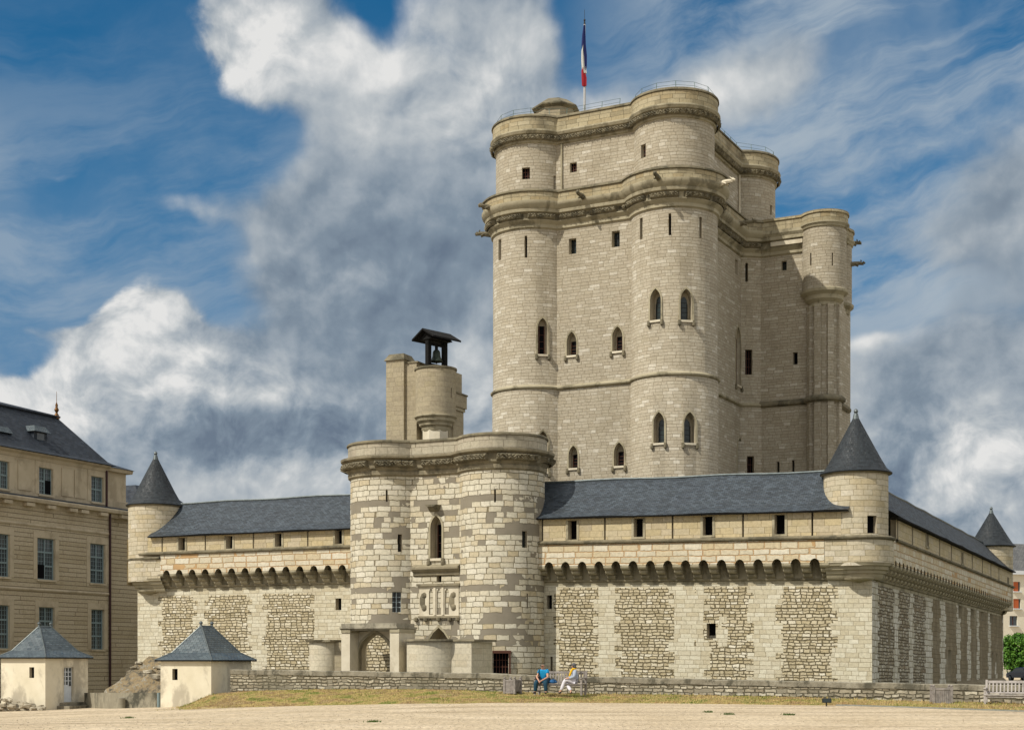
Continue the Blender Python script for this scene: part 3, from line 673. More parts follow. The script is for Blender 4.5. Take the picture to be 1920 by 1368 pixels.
for c,k_ in tower_specs:
    mb=MB(); mb.lathe(c[0],c[1],[(r1+.06,-7.5),(r1+.06,22.9),(r1,23.0),(r1,37.2)],72)
    o=mb.build('tower','keep',keep,smooth=True); cu=MB()
    if k_=='C':
        for px,y0,y1 in ((1202,409,449),(1256,400,441),(1314,407,447)): cyl_open(keep,cu,c,r1,px,y0,y1,5,'slit',.7)
        for px,y0,y1,ww in ((1229,541,600,20),(1287,541,600,22)): cyl_open(keep,cu,c,r1,px,y0,y1,ww,'arch',.75,'lancet')
        for px,y0,y1,ww in ((1235.5,772,830,20),(1293.5,772,830,22)): cyl_open(keep,cu,c,r1+.06,px,y0,y1,ww,'arch',.75,'lancet')
    if k_=='L':
        for px,y0,y1 in ((937,449,488),(986,442,483)): cyl_open(keep,cu,c,r1,px,y0,y1,5,'slit',.7)
        cyl_open(keep,cu,c,r1,1017.5,596,664,19,'arch',.55,'mullion')
        cyl_open(keep,cu,c,r1+.06,1018,808,884,19,'arch',.55,'mullion')
    if k_=='R':
        cyl_open(keep,cu,c,r1,1400,493,528,5,'slit',.7); cyl_open(keep,cu,c,r1,1404,655,702,13,'rect',.5,'bars'); cyl_open(keep,cu,c,r1,1407,855,899,13,'rect',.5,'bars')
    cut(o,cu)
def solid_wall(name,fr,s0,s1,z0,z1,th,mat,parent,openings,off=0):
    mb=MB(); mb.box(s0,s1,off-th,off,z0,z1,fr.f(None)); 
    # use running metres for the brick pattern
    o=mb.build(name,mat,parent); cu=MB()
    for q in openings: wall_open(parent,cu,fr,off,*q)
    cut(o,cu); return o
solid_wall('wall',KF,.5,LA-.5,-7.5,37.2,1.2,'keep',keep,[
    (1073.5,447,476,14,'rect',.6,'glass'),(1154.5,433,463,15,'rect',.6,'glass'),(1072,622,666,18,'arch',.6,'half'),(1158,612,658,19,'arch',.6,'half'),
    (1075,835,877,17,'arch',.6,'half'),(1161,829,873,19,'arch',.6,'half')])
solid_wall('wall',KS,.5,LB-.5,-7.5,37.2,1.2,'keep',keep,[(1381,487,515,5,'rect',.5,'glass'),(1384,612,722,9,'arch',.4,'mullion'),(1386.5,820,905,9,'arch',.4,'mullion')])
mb=MB(); mb.box(.5,LA-.5,-1.2,0,-7.5,37.2,Fr(K(0,LB+1.7),(KA.x,KA.y),(KB.x,KB.y)).f(None)); mb.build('wall','keep',keep)
mb=MB(); mb.box(.5,LB-.5,-1.2,0,-7.5,37.2,Fr(K(LA+1.7,0),(KB.x,KB.y),(KA.x,KA.y)).f(None)); mb.build('wall','keep',keep)
# string course
E1=keep_edges()
def band(parent,name,mat,corners,edges,prof,cap=False,arc=24,uvz=None):
    mb=MB(); loft(mb,[(outline(corners,edges,d_,arc),z) for d_,z in prof],cap=cap); return mb.build(name,mat,parent,smooth=True)
band(keep,'string_course','trim',CCL,E1,[(.0,22.84),(.07,22.86),(.20,22.96),(.22,23.06),(.03,23.22)])
# lower gallery with machicolated cornice
band(keep,'gallery_cornice','trim',CCL,E1,[(0,35.35),(.16,35.45),(.16,35.7),(.42,35.95),(.42,36.0),(.30,36.05),(.30,36.45),(.62,36.55),(.66,36.75),(.60,36.8),(.86,37.05),(.92,37.25),(.92,37.35),(.80,37.36)])
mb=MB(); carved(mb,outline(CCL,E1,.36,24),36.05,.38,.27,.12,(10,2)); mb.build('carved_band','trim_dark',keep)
band(keep,'parapet','keep_top',CCL,E1,[(.80,37.3),(.80,38.03),(.30,38.03),(.30,37.3)],cap=True)
band(keep,'coping','trim_dark',CCL,E1,[(.75,38.035),(.92,38.05),(.90,38.18),(.82,38.24),(.26,38.25),(.26,38.04)])
# recessed upper storey
r2=3.07
CCU=[(c[0],c[1],r2) for c in (cC,cR,cB,cL)]; E2=keep_edges(.2)
for c,k_ in tower_specs:
    mb=MB(); mb.lathe(c[0],c[1],[(r2,37.0),(r2,43.6)],72); o=mb.build('upper_tower','keep',keep,smooth=True); cu=MB()
    if k_=='C': cyl_open(keep,cu,c,r2,1206,271,296,9,'rect',.4,'bars')
    if k_=='L': cyl_open(keep,cu,c,r2,986,314,336,15,'rect',.4,'bars'); cyl_open(keep,cu,c,r2,1042,330,364,8,'rect',.5,'dark')
    if k_=='R': cyl_open(keep,cu,c,r2,1382,377,398,12,'rect',.4,'dark'); cyl_open(keep,cu,c,r2,1446,385,403,4,'rect',.4,'dark')
    cut(o,cu)
solid_wall('upper_wall',KU,.5,LA-.5,37.0,43.6,1.0,'keep',keep,[(1075,305,323,13,'rect',.4,'bars')])
KSU=Fr(K(-1.0,0),(KB.x,KB.y),(-KA.x,-KA.y))
solid_wall('upper_wall',KSU,.5,LB-.5,37.0,43.6,1.0,'keep',keep,[])
mb=MB(); mb.box(.5,LA-.5,-1,0,37,43.6,Fr(K(0,LB+1.5),(KA.x,KA.y),(KB.x,KB.y)).f(None)); mb.build('upper_wall','keep',keep)
mb=MB(); mb.box(.5,LB-.5,-1,0,37,43.6,Fr(K(LA+1.5,0),(KB.x,KB.y),(KA.x,KA.y)).f(None)); mb.build('upper_wall','keep',keep)
band(keep,'top_cornice','trim',CCU,E2,[(0,42.1),(.14,42.18),(.14,42.3),(.16,42.72),(.36,42.8),(.46,42.98),(.44,43.08),(.27,43.16)])
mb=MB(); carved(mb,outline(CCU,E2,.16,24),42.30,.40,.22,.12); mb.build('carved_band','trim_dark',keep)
band(keep,'top_parapet','keep_top',CCU,E2,[(.27,43.1),(.27,44.10),(-.3,44.10),(-.3,43.3)],cap=True)
band(keep,'coping','trim_dark',CCU,E2,[(.2,44.105),(.36,44.12),(.35,44.24),(.28,44.32),(-.34,44.34),(-.34,44.11)])
# inclined safety rails round the roof edge
mb=MB(); op=outline(CCU,E2,.0,24); pts=resample(op,1.5)
tops=[]
for (x,y,ux,uy) in pts:
    if y>150: continue
    nx,ny=uy,-ux; mb.tube([(x,y,44.3),(x+nx*-.1,y+ny*-.1,44.9)],.025,4)
tp=[(x-uy*.1,y+ux*.1,44.9) for x,y,ux,uy in pts]; 
for zz in (0,-.28):
    for a,b_ in zip(tp,tp[1:]): mb.tube([(a[0],a[1],a[2]+zz),(b_[0],b_[1],b_[2]+zz)],.014,3)
mb.build('roof_railing','railglass',keep)
# stair lantern on the roof
lc=(3.65,124.6); mb=MB(); mb.lathe(lc[0],lc[1],[(1.66,43.5),(1.66,47.5)],8,a0=R(10),a1=R(370)); o=mb.build('roof_lantern','stairwall',keep)
mb=MB(); mb.lathe(lc[0],lc[1],[(1.7,47.35),(2.02,47.5),(2.04,47.6),(1.1,48.25),(0,48.35)],8,a0=R(10),a1=R(370)); mb.build('lantern_roof','trim_dark',keep)
# gargoyles: pixel, cylinder or wall
for px,c in ((1235,cC),(1352,cC),(918,cL)):
    rr=r1+.85; p,n_=cyl_hit(c,rr,px); gargoyle(keep,(p[0],p[1],37.30),n_,(.8 if px==918 else 1.0),'trim_light' if px==1352 else 'trim_dark')
gargoyle(keep,(cL[0]-3.75,cL[1]+.6,36.0),(-.99,.1),.8)
q=KF.P(KF.hit(1094,.85)[0],.85,37.3); gargoyle(keep,q,(KF.n.x,KF.n.y),1.1)
q=KS.P(9.6,.85,37.3); gargoyle(keep,q,(KS.n.x,KS.n.y),1.2)
# drain pipes on the upper storey
for px,c in ((1053,None),):
    s_,Y=KU.hit(px,.1); q=KU.P(s_,.1,0); mb=MB(); mb.tube([(q[0],q[1],38.3),(q[0],q[1],42.2)],.07,6); mb.build('drain_pipe','trim',keep)
p_=KSU.P(12.2,.12,0); mb=MB(); mb.tube([(p_[0],p_[1],38.3),(p_[0],p_[1],42.2)],.09,6); mb.build('drain_pipe','trim_light',keep)
# annex (square tower on the right side) with corner turrets
bx=13.35; aT=-7.9; rT=1.78
AF=Fr(K(0,bx),(KA.x,KA.y),(-KB.x,-KB.y))
ann_edges=[edge_(aT-.75,0,-KA),edge_(0,bx+6.6,KB),edge_(1.0,0,KA),edge_(0,bx,-KB)]
cT1=K(aT,bx+.35); cT2=K(aT+.9,bx+5.6)
tC=[(cT1[0],cT1[1],rT),(cT2[0],cT2[1],rT),None,None]
solid_wall('annex_wall',AF,aT+.2,-.3,-7.5,37.2,1.2,'keep',keep,[(1470,489,507,10,'rect',.5,'glass'),(1491,660,683,9,'rect',.5,'dark'),(1459,865,890,5,'slit',.5),(1487,862,885,5,'slit',.5)])
mb=MB(); mb.box(0,6.6,-1.2,0,-7.5,37.2,Fr(K(aT-.55,bx),(KB.x,KB.y),(-KA.x,-KA.y)).f(None)); mb.build('annex_wall','keep',keep)
mb=MB(); mb.box(aT,0,-1.2,0,-7.5,37.2,Fr(K(0,bx+6.6),(KA.x,KA.y),(KB.x,KB.y)).f(None)); mb.build('annex_wall','keep',keep)
for c in (cT1,cT2):
    mb=MB(); mb.lathe(c[0],c[1],[(rT,31.9),(rT,37.2)],48); o=mb.build('corner_turret','keep',keep,smooth=True); cu=MB()
    if c is cT1:
        for px in (1520,1561): cyl_open(keep,cu,c,rT,px,474,498,2.6,'slit',.5)
    cut(o,cu)
    mb=MB(); mb.lathe(c[0],c[1],[(1.0,30.5),(1.25,30.7),(1.25,30.95),(1.55,31.2),(1.6,31.5),(1.92,31.75),(1.95,31.95),(1.78,32.05)],40); mb.build('turret_corbel','trim',keep,smooth=True)
    # clustered shafts below
    mb=MB()
    aa=math.atan2(-KB.y,-KB.x)
    mb.lathe(c[0],c[1],[(1.22,-7.5),(1.22,30.9)],8,a0=aa+R(22.5),a1=aa+R(382.5))
    for da in (-62,-20,25,70):
        a=aa+R(da+12); cxx,cyy=c[0]+math.cos(a)*1.25,c[1]+math.sin(a)*1.25
        t=Vector((-math.sin(a),math.cos(a))); nn=Vector((math.cos(a),math.sin(a)))
        f_=lambda x,y,z,cxx=cxx,cyy=cyy,t=t,nn=nn:(cxx+t.x*x+nn.x*y,cyy+t.y*x+nn.y*y,z)
        mb.box(-.26,.26,-.4,.18,-7.5,30.75,f_)
    mb.build('buttress','keep',keep)
band(keep,'annex_string_course','trim_dark',[(cT1[0],cT1[1],1.5),(cT2[0],cT2[1],1.5),None,None],ann_edges,[(0,22.80),(.22,22.95),(.24,23.12),(.03,23.35)])
band(keep,'annex_cornice','trim',[(cT1[0],cT1[1],rT),(cT2[0],cT2[1],rT),None,None],ann_edges,[(0,36.95),(.10,37.0),(.14,37.15),(.25,37.25),(.25,37.36),(.14,37.38)],arc=24)
mb=MB()
for d0,z0,d1,z1 in ((0,35.35,.16,35.45),(.16,35.45,.16,35.7),(.16,35.7,.42,35.95),(.42,35.95,.3,36.05),(.3,36.05,.3,36.45),(.3,36.45,.64,36.55),(.64,36.55,.64,36.8),(.64,36.8,.8,37.05),(.8,37.05,.8,37.3)):
    mb.face([AF.P(aT+1.3,d0,z0),AF.P(-.5,d0,z0),AF.P(-.5,d1,z1),AF.P(aT+1.3,d1,z1)])
mb.build('annex_gallery','trim',keep)
mb=MB(); mb.box(aT+1.6,-3.6,.2,.52,36.08,36.42,AF.f(None)); mb.build('new_carved_band','trim_light',keep)
band(keep,'annex_parapet','keep_top',[(cT1[0],cT1[1],rT),(cT2[0],cT2[1],rT),None,None],ann_edges[:3]+[edge_(0,bx-.6,-KB)],[(.14,37.3),(.14,38.05),(.24,38.08),(.22,38.28),(-.4,38.3),(-.4,37.3)],cap=True)
gargoyle(keep,(cT2[0]+1.6,cT2[1]-.2,37.3),(1,-.1),.75); gargoyle(keep,(cT2[0]+1.65,cT2[1]-.8,35.4),(1,-.05),.9)
# flag
fp=thing('flagpole',(5.88,121.0,44.0),'white pole with a furled blue white and red flag above the keep','flagpole')
mb=MB(); mb.tube([(5.88,121,43.4),(5.88,121,53.2)],[.11,.08],8); mb.build('pole','pole',fp)
mb=MB(); mb.tube([(5.88,121,53.2),(5.88,121,53.5)],[.08,.05],6); mb.blob((5.88,121,53.55),.09); mb.tube([(5.88,121,53.5),(5.88,121,54.4)],.015,4); mb.build('finial','iron',fp)
def flagpart(name,mat,pts,wd):
    mb=MB(); rings=[]
    for i,(x,z,w_) in enumerate(pts):
        z=53.1-(52.4-z)*.66; w_*=1.15
        rings.append([(5.88+x+w_*math.cos(2*math.pi*k/10)*(1 if k%2 else .7),121-.06+.16*math.sin(2*math.pi*k/10)*(1 if k%2 else .6),z) for k in range(10)])
    for a,b_ in zip(rings,rings[1:]):
        for k in range(10): j=(k+1)%10; mb.face([a[k],a[j],b_[j],b_[k]])
    mb.face(rings[0]); mb.face(rings[-1]); return mb.build(name,mat,fl or fp,smooth=True)
fl=None; fl=flagpart('flag','flagblue',[(-.02,52.4,.06),(-.05,51.2,.13),(-.06,50.0,.17),(.03,48.6,.17),(.06,47.2,.13),(.04,46.9,.05)],0)
fl['label']='furled tricolour flag'
flagpart('white_stripe','flagwhite',[(-.10,50.1,.05),(-.13,49.2,.11),(-.11,48.0,.14),(-.03,47.0,.17),(.02,46.5,.16)],0)
flagpart('red_stripe','flagred',[(-.12,47.2,.06),(-.10,46.8,.14),(-.02,45.9,.20),(-.01,45.0,.18),(-.04,44.9+.0,.06)],0)

# ================================================================== CURTAIN WALLS
def chains_at(chains,z,seed):
    out=[]
    for k,(a,b_) in enumerate(chains):
        rr=random.Random(hash((round(z*10),k,seed))&0xffff)
        t=rr.choice((-.20,-.17,.16,.2,.26))*rr.uniform(.8,1.1); t2=rr.choice((-.20,-.17,.16,.2,.26))*rr.uniform(.8,1.1)
        out.append((a-t,b_+t2))
    return out
def panel(fr,s0,s1,z0,z1,off,holes,chains=(),rowh=.34,zf=lambda s:0,mi_fn=None,seed=0):
    """flat wall with rectangular holes; material 0 rubble, 1 ashlar, 2 reveal"""
    mb=MB(); zs={round(z0,3),round(z1,3)}
    if chains:
        z=z0
        while z<z1: zs.add(round(z,3)); z+=rowh
    for h in holes: zs.add(round(h[2],3)); zs.add(round(h[3],3))
    zs=sorted(zz for zz in zs if z0-2e-3<=zz<=z1+2e-3)
    for za,zb in zip(zs,zs[1:]):
        if zb-za<1e-4: continue
        zc=(za+zb)/2; ch=chains_at(chains,math.floor((zc-z0)/rowh)*rowh+.01,seed) if chains else []
        xs={s0,s1}
        for a,b_ in ch: xs|={clamp(a,s0,s1),clamp(b_,s0,s1)}
        act=[h for h in holes if h[2]<zc<h[3]]
        for h in act: xs|={h[0],h[1]}
        xx=sorted(xs); fine=[]
        for a,b_ in zip(xx,xx[1:]):
            k=max(1,int((b_-a)/4)); fine+=[a+(b_-a)*i/k for i in range(k)]
        fine.append(xx[-1])
        for a,b_ in zip(fine,fine[1:]):
            if b_-a<1e-4: continue
            m_=(a+b_)/2
            if any(h[0]<m_<h[1] for h in act): continue
            mi=1 if any(p<m_<q for p,q in ch) else 0
            if mi_fn: mi=mi_fn(m_,zc,mi)
            mb.face([fr.P(a,off,za+zf(a)),fr.P(b_,off,za+zf(b_)),fr.P(b_,off,zb+zf(b_)),fr.P(a,off,zb+zf(a))],[(a,za),(b_,za),(b_,zb),(a,zb)],mi)
    for h in holes:
        a,b_,za,zb,dp=h[:5]; f=lambda s,o,z: fr.P(s,off+o,z+zf((a+b_)/2))
        for q in ([(a,0,za),(a,-dp,za),(a,-dp,zb),(a,0,zb)],[(b_,0,za),(b_,-dp,za),(b_,-dp,zb),(b_,0,zb)],[(a,0,za),(b_,0,za),(b_,-dp,za),(a,-dp,za)],[(a,0,zb),(b_,0,zb),(b_,-dp,zb),(a,-dp,zb)]):
            mb.face([f(*p) for p in q],None,2)
    return mb
def hole_px(fr,off,px0,px1,y0,y1,dp,zf=lambda s:0):
    s0,_=fr.hit(px0,off); s1,_=fr.hit(px1,off); s_,Y=fr.hit((px0+px1)/2,off); a,b_=min(s0,s1),max(s0,s1)
    return [a,b_,Zat(y1,Y)-zf((a+b_)/2),Zat(y0,Y)-zf((a+b_)/2),dp]
def backs(fr,off,holes,parent,name='window',mat='dark',zf=lambda s:0,bars=False):
    out=[]
    for h in holes:
        z_=zf((h[0]+h[1])/2); mb=MB(); mb.box(h[0]+.003,h[1]-.003,off-h[4]+.02,off-h[4]+.05,h[2]+.003+z_,h[3]-.003+z_,fr.f(None)); g=mb.build(name,mat,parent); out.append(g)
        if bars:
            mb=MB()
            k=max(2,int((h[1]-h[0])/.18))
            for i in range(1,k): x=h[0]+(h[1]-h[0])*i/k; mb.box(x-.02,x+.02,off-h[4]+.08,off-h[4]+.11,h[2]+z_,h[3]+z_,fr.f(None))
            mb.build('window_bars','iron',g)
    return out
def corbel_row(fr,parent,s0,s1,step,ztop,zbot,proj,zf,cw=.5,skirt_mat='skirt',skirt_z1=8.9,holes=(),arch_h=.26):
    """corbels carrying a projecting parapet; arch bottoms between corbels"""
    n=int(round((s1-s0)/step)); st=(s1-s0)/n; first=None
    mb=MB(); off=proj
    for i in range(n):
        a=s0+i*st; b_=a+st; xs=[a,a+cw/2]; m_=6
        x0=a+cw/2; x1=b_-cw/2; pts=[(a,ztop),(x0,ztop)]
        for k in range(1,m_): t=k/m_; pts.append((x0+(x1-x0)*t,ztop+arch_h*math.sin(math.pi*t)**.6))
        pts+=[(x1,ztop),(b_,ztop)]
        top=ztop+arch_h+.02
        for (xa,za),(xb,zb) in zip(pts,pts[1:]):
            mb.face([fr.P(xa,off,za+zf(xa)),fr.P(xb,off,zb+zf(xb)),fr.P(xb,off,top+zf(xb)),fr.P(xa,off,top+zf(xa))],[(xa,za),(xb,zb),(xb,top),(xa,top)])
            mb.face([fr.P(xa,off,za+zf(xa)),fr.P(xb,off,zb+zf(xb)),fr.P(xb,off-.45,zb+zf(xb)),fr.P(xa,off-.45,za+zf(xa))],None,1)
        mb.face([fr.P(a,off,top+zf(a)),fr.P(b_,off,top+zf(b_)),fr.P(b_,off,skirt_z1+zf(b_)),fr.P(a,off,skirt_z1+zf(a))],[(a,top),(b_,top),(b_,skirt_z1),(a,skirt_z1)])
    tt=ztop+arch_h+.12
    for i in range(n):
        a=s0+i*st; b_=a+st
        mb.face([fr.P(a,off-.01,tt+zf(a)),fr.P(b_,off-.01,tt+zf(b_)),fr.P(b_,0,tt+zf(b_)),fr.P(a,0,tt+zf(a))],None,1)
        mb.face([fr.P(a,.006,zbot-.3+zf(a)),fr.P(b_,.006,zbot-.3+zf(b_)),fr.P(b_,.006,tt+zf(b_)),fr.P(a,.006,tt+zf(a))],None,2)
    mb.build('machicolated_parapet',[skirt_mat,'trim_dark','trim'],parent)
    # corbels: three stepped quarter-round tiers
    h=(ztop-zbot)/3
    for i in range(n+1):
        x=s0+i*st
        if first is None:
            mb=MB()
            for k in range(3):
                p=proj*(k+1)/3; z0=zbot+h*k
                prof=[(0,z0),(p-.18,z0),(p-.04,z0+h*.35),(p,z0+h*.62),(p,z0+h-.015),(0,z0+h-.015)]
                A=[fr.P(x-cw/2,u_,z_+zf(x)) for u_,z_ in prof]; B=[fr.P(x+cw/2,u_,z_+zf(x)) for u_,z_ in prof]; mb.prism(A,B)
            first=mb.build('corbel','trim',parent); base_=Vector(fr.P(x,0,zf(x)))
        else:
            o=first.copy(); col.objects.link(o); o.parent=parent; o.location=Vector(fr.P(x,0,zf(x)))-base_
# --- right half of the front
zfR=lambda s: -.30*(1-clamp(s/20.7))
sG=F.hit(1018,0)[0]; 
cw1=thing('curtain_wall',F.P(10,-1,-7.5),'front curtain wall right of the gatehouse, pale stone strips between rubble panels','castle wall','curtain walls of the castle')
chpx=[(1018,1043),(1117,1158),(1259,1308),(1408,1460),(1565,1640)]
chR=[(F.hit(b_,0)[0],F.hit(a,0)[0]) for a,b_ in chpx]; chR[-1]=(-1,chR[-1][1]); chR[0]=(chR[0][0],40)
hR=[hole_px(F,0,1025,1035,1115,1141,.5,zfR),hole_px(F,0,1325,1342,1168,1196,.6,zfR),hole_px(F,0,1032,1036,1230,1262,.4,zfR)]
def frame_block(m_,zc,mi):
    for h in hR[1:2]:
        if h[0]-.55<m_<h[1]+.65 and h[2]-.45<zc<h[3]+.4: return 1
    return mi
hR_extra=[]
mb=panel(F,0,sG+2.2,-7.5,6.62,0,hR,chR+[(hR[1][0]-.5,hR[1][0]),(hR[1][1],hR[1][1]+.5)],zf=zfR,seed=1,mi_fn=lambda m_,zc,mi:(1 if zc>6.2 else (frame_block(m_,zc,mi) if (abs(m_-(hR[1][0]+hR[1][1])/2)<2.0) and not (hR[1][2]-.45<zc<hR[1][3]+.4) and mi==1 and not any(a-.4<m_<b_+.4 for a,b_ in chR) and False else (0 if (mi==1 and not any(a-.7<m_<b_+.7 for a,b_ in chR) and not (hR[1][2]-.5<zc<hR[1][3]+.5)) else mi))))
mb.build('wall',['rubble','ashlar','reveal'],cw1); backs(F,0,hR,cw1)
corbel_row(F,cw1,F.hit(1546,.9)[0]+.02,F.hit(1012,.9)[0]+1.0,1.06,7.35,6.55,.9,zfR,skirt_z1=8.70)
def upper_band(fr,parent,s0,s1,zf,off,wins,slots,zs,ze,seed,mat='crenel',sw=.055):
    holes=[hole_px(fr,off,a-b_/2,a+b_/2,y0,y1,.55,zf) for a,y0,y1,b_ in wins]
    for h in holes: h[3]=min(h[3],ze-.03)
    sl=[]
    for px in slots:
        s_,Y=fr.hit(px,off); sl.append([s_-sw,s_+sw,zs+.12,ze-.03,.35])
    mb=panel(fr,s0,s1,zs,ze,off,holes+sl,zf=zf); mb.build('upper_wall',[mat,mat,'reveal'],parent)
    backs(fr,off,holes,parent,zf=zf); backs(fr,off,sl,parent,'joint_slot',zf=zf)
    for h in holes:   # projecting sill and jamb frame
        c_=(h[0]+h[1])/2; mb=MB(); z_=zf(c_)
        mb.box(h[0]-.14,h[1]+.14,off+.003,off+.08,h[2]-.12+z_,h[2]-.005+z_,fr.f(None)); mb.box(h[1]+.003,h[1]+.14,off+.003,off+.035,h[2]+z_,h[3]+z_,fr.f(None)); mb.box(h[0]-.14,h[0]-.003,off+.003,off+.035,h[2]+z_,h[3]+z_,fr.f(None)); mb.build('window_sill','trim',parent)
def strip(fr,parent,name,mat,s0,s1,zf,prof,seg=12):
    mb=MB()
    for i in range(seg):
        a=s0+(s1-s0)*i/seg; b_=s0+(s1-s0)*(i+1)/seg
        for (o0,z0),(o1,z1) in zip(prof,prof[1:]):
            mb.face([fr.P(a,o0,z0+zf(a)),fr.P(b_,o0,z0+zf(b_)),fr.P(b_,o1,z1+zf(b_)),fr.P(a,o1,z1+zf(a))])
    return mb.build(name,mat,parent)
def roof(fr,parent,s0,s1,zf,ze,zr,mat='slate',ridge_off=-1.35,eave_off=1.2):
    prof=[(eave_off,ze),(eave_off-.55,ze+.34),(ridge_off,zr),(ridge_off-2.3,ze+.3),(ridge_off-2.6,ze+.1)]
    mb=MB(); seg=16
    for i in range(seg):
        a=s0+(s1-s0)*i/seg; b_=s0+(s1-s0)*(i+1)/seg; v=0
        for (o0,z0),(o1,z1) in zip(prof,prof[1:]):
            L=math.hypot(o1-o0,z1-z0)
            sag=lambda s_: .03*math.sin(s_*.9)
            mb.face([fr.P(a,o0,z0+zf(a)+sag(a)),fr.P(b_,o0,z0+zf(b_)+sag(b_)),fr.P(b_,o1,z1+zf(b_)+sag(b_)),fr.P(a,o1,z1+zf(a)+sag(a))],[(a,v),(b_,v),(b_,v+L),(a,v+L)]); v+=L
    r_=mb.build('roof',mat,parent)
    mb=MB()
    for i in range(seg):
        a=s0+(s1-s0)*i/seg; b_=s0+(s1-s0)*(i+1)/seg
        mb.tube([fr.P(a,ridge_off,zr+zf(a)+.03+.03*math.sin(a*.9)),fr.P(b_,ridge_off,zr+zf(b_)+.03+.03*math.sin(b_*.9))],.07,6)
    mb.build('ridge','lead',r_)
    strip(fr,parent,'eave_soffit','timber',s0,s1,zf,[(eave_off,ze-.01),(eave_off-.02,ze-.08),(.6,ze-.07)])
    return r_
sR0=F.hit(1573,.9)[0]; sR1=F.hit(1000,.9)[0]+1.2
upper_band(F,cw1,sR0-.1,sR1,zfR,.85,[(1073.5,975,1011,16),(1197,971,1006,17),(1327,967,1003,18),(1462,964,1001,19)],[1017,1134,1261,1393,1523],8.74,10.22,3)
strip(F,cw1,'string_course','trim_dark',sR0-.3,sR1,zfR,[(.9,8.62),(1.04,8.68),(1.06,8.76),(.9,8.86),(.85,8.87)])
roof(F,cw1,F.hit(1560,1.2)[0]-.9,sG+2.6,zfR,10.22,12.62)
strip(F,cw1,'cornice','trim_gate',-.0,sG+1.6,zfR,[(0,6.42),(.10,6.46),(.14,6.56),(0,6.57)])
# --- left half
cw2=thing('curtain_wall',F.P(38,-1,-7.5),'front curtain wall left of the gatehouse, rising behind the two small huts','castle wall','curtain walls of the castle')
z0f=lambda s:0
sW=F.hit(258,0)[0]; sG2=F.hit(660,0)[0]
chL=[(F.hit(b_,0)[0],F.hit(a,0)[0]) for a,b_ in ((585,680),(468,496),(366,387))]+[(F.hit(300,0)[0],sW+1)]
hL=[hole_px(F,0,629,640,1121,1143,.5)]
mb=panel(F,sG2-2.2,sW,-7.5,6.75,0,hL,chL,seed=2,mi_fn=lambda m_,zc,mi:1 if zc>6.25 else mi); mb.build('wall',['rubble','ashlar','reveal'],cw2); backs(F,0,hL,cw2)
sLend=F.hit(300,.9)[0]
corbel_row(F,cw2,sG2-1.4,sLend,1.06,7.55,6.75,.9,z0f,skirt_z1=8.90)
upper_band(F,cw2,sG2-1.8,F.hit(262,.85)[0],z0f,.85,[(341,1007,1031,12),(430,1004,1028,12),(522,999,1024,12),(635,993,1019,13)],[275,304,385,475,577],8.94,10.1,4)
strip(F,cw2,'string_course','trim_dark',sG2-1.6,F.hit(262,.9)[0],z0f,[(.9,8.82),(1.04,8.88),(1.06,8.96),(.9,9.06),(.85,9.07)])
roof(F,cw2,sG2-2.2,F.hit(276,1.2)[0],z0f,10.1,12.5)
strip(F,cw2,'cornice','trim_gate',sG2-1.5,sW,z0f,[(0,6.62),(.10,6.66),(.14,6.76),(0,6.77)])
# side return on the far left, only glimpsed from other positions
cw4=thing('curtain_wall',F.P(sW,-25,-7.5),'left flank of the castle wall running back behind the slate pavilion','castle wall','curtain walls of the castle')
L4=Fr(F.P(sW,0,0)[:2],(-F.n.x,-F.n.y),(F.a.x,F.a.y))
panel(L4,0,50,-7.5,8.9,0,[],[(0,2.5),(12,14),(24,26),(36,38)],seed=8).build('wall',['rubble','ashlar','reveal'],cw4)
panel(L4,0,50,6.9,10.1,.9,[]).build('parapet',['crenel','ashlar','reveal'],cw4); roof(L4,cw4,1.5,49,z0f,10.1,12.5)
# --- side wall
zfS=lambda s: -.30-.52*clamp(s/50)
LS=50.5
cw3=thing('curtain_wall',S.P(25,-1,-7.5),'long shaded side curtain wall receding to the right with patchy brown render','castle wall','curtain walls of the castle')
chpx=[(1626,1650),(1676,1685),(1705,1713),(1735,1748),(1763,1773),(1794,1801),(1814,1820),(1832,1836),(1853,1858),(1866,1870),(1880,1890)]
chS=[(S.hit(a,0)[0],S.hit(b_,0)[0]) for a,b_ in chpx]; chS[0]=(-1,1.6); chS[-1]=(chS[-1][0],60)
hS=[hole_px(S,0,a,b_,y0,y1,.6,zfS) for a,b_,y0,y1 in ((1665,1669,1174,1208),(1797,1804,1133,1158),(1820,1826,1138,1160),(1839,1845,1144,1163),(1856,1862,1149,1167),(1778,1784,1218,1265),(1859,1863,1222,1262),(1868,1871,1225,1262))]
s50=S.hit(1752,0)[0]
tallz=lambda a: 99 if a<S.hit(1870,0)[0] else 2.0
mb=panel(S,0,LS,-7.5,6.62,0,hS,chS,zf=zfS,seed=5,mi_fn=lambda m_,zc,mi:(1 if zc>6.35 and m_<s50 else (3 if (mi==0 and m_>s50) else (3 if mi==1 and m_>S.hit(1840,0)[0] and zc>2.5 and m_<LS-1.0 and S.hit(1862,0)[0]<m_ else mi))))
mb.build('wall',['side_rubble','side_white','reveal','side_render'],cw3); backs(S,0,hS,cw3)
corbel_row(S,cw3,S.hit(1676,.9)[0],LS-1.6,1.06,7.35,6.55,.9,zfS,skirt_mat='skirt',skirt_z1=8.70)
sS0=S.hit(1669,.85)[0]
upper_band(S,cw3,2.2,LS-.8,zfS,.85,[(1738,992,1024,4.0),(1804,1035,1056,2.6),(1890,1082,1098,2.2)],[1683,1711,1762,1784,1823,1842,1858,1873],8.74,10.0,6,sw=.2)
strip(S,cw3,'string_course','trim_dark',1.8,LS-.6,zfS,[(.9,8.62),(1.04,8.68),(1.06,8.76),(.9,8.86),(.85,8.87)])
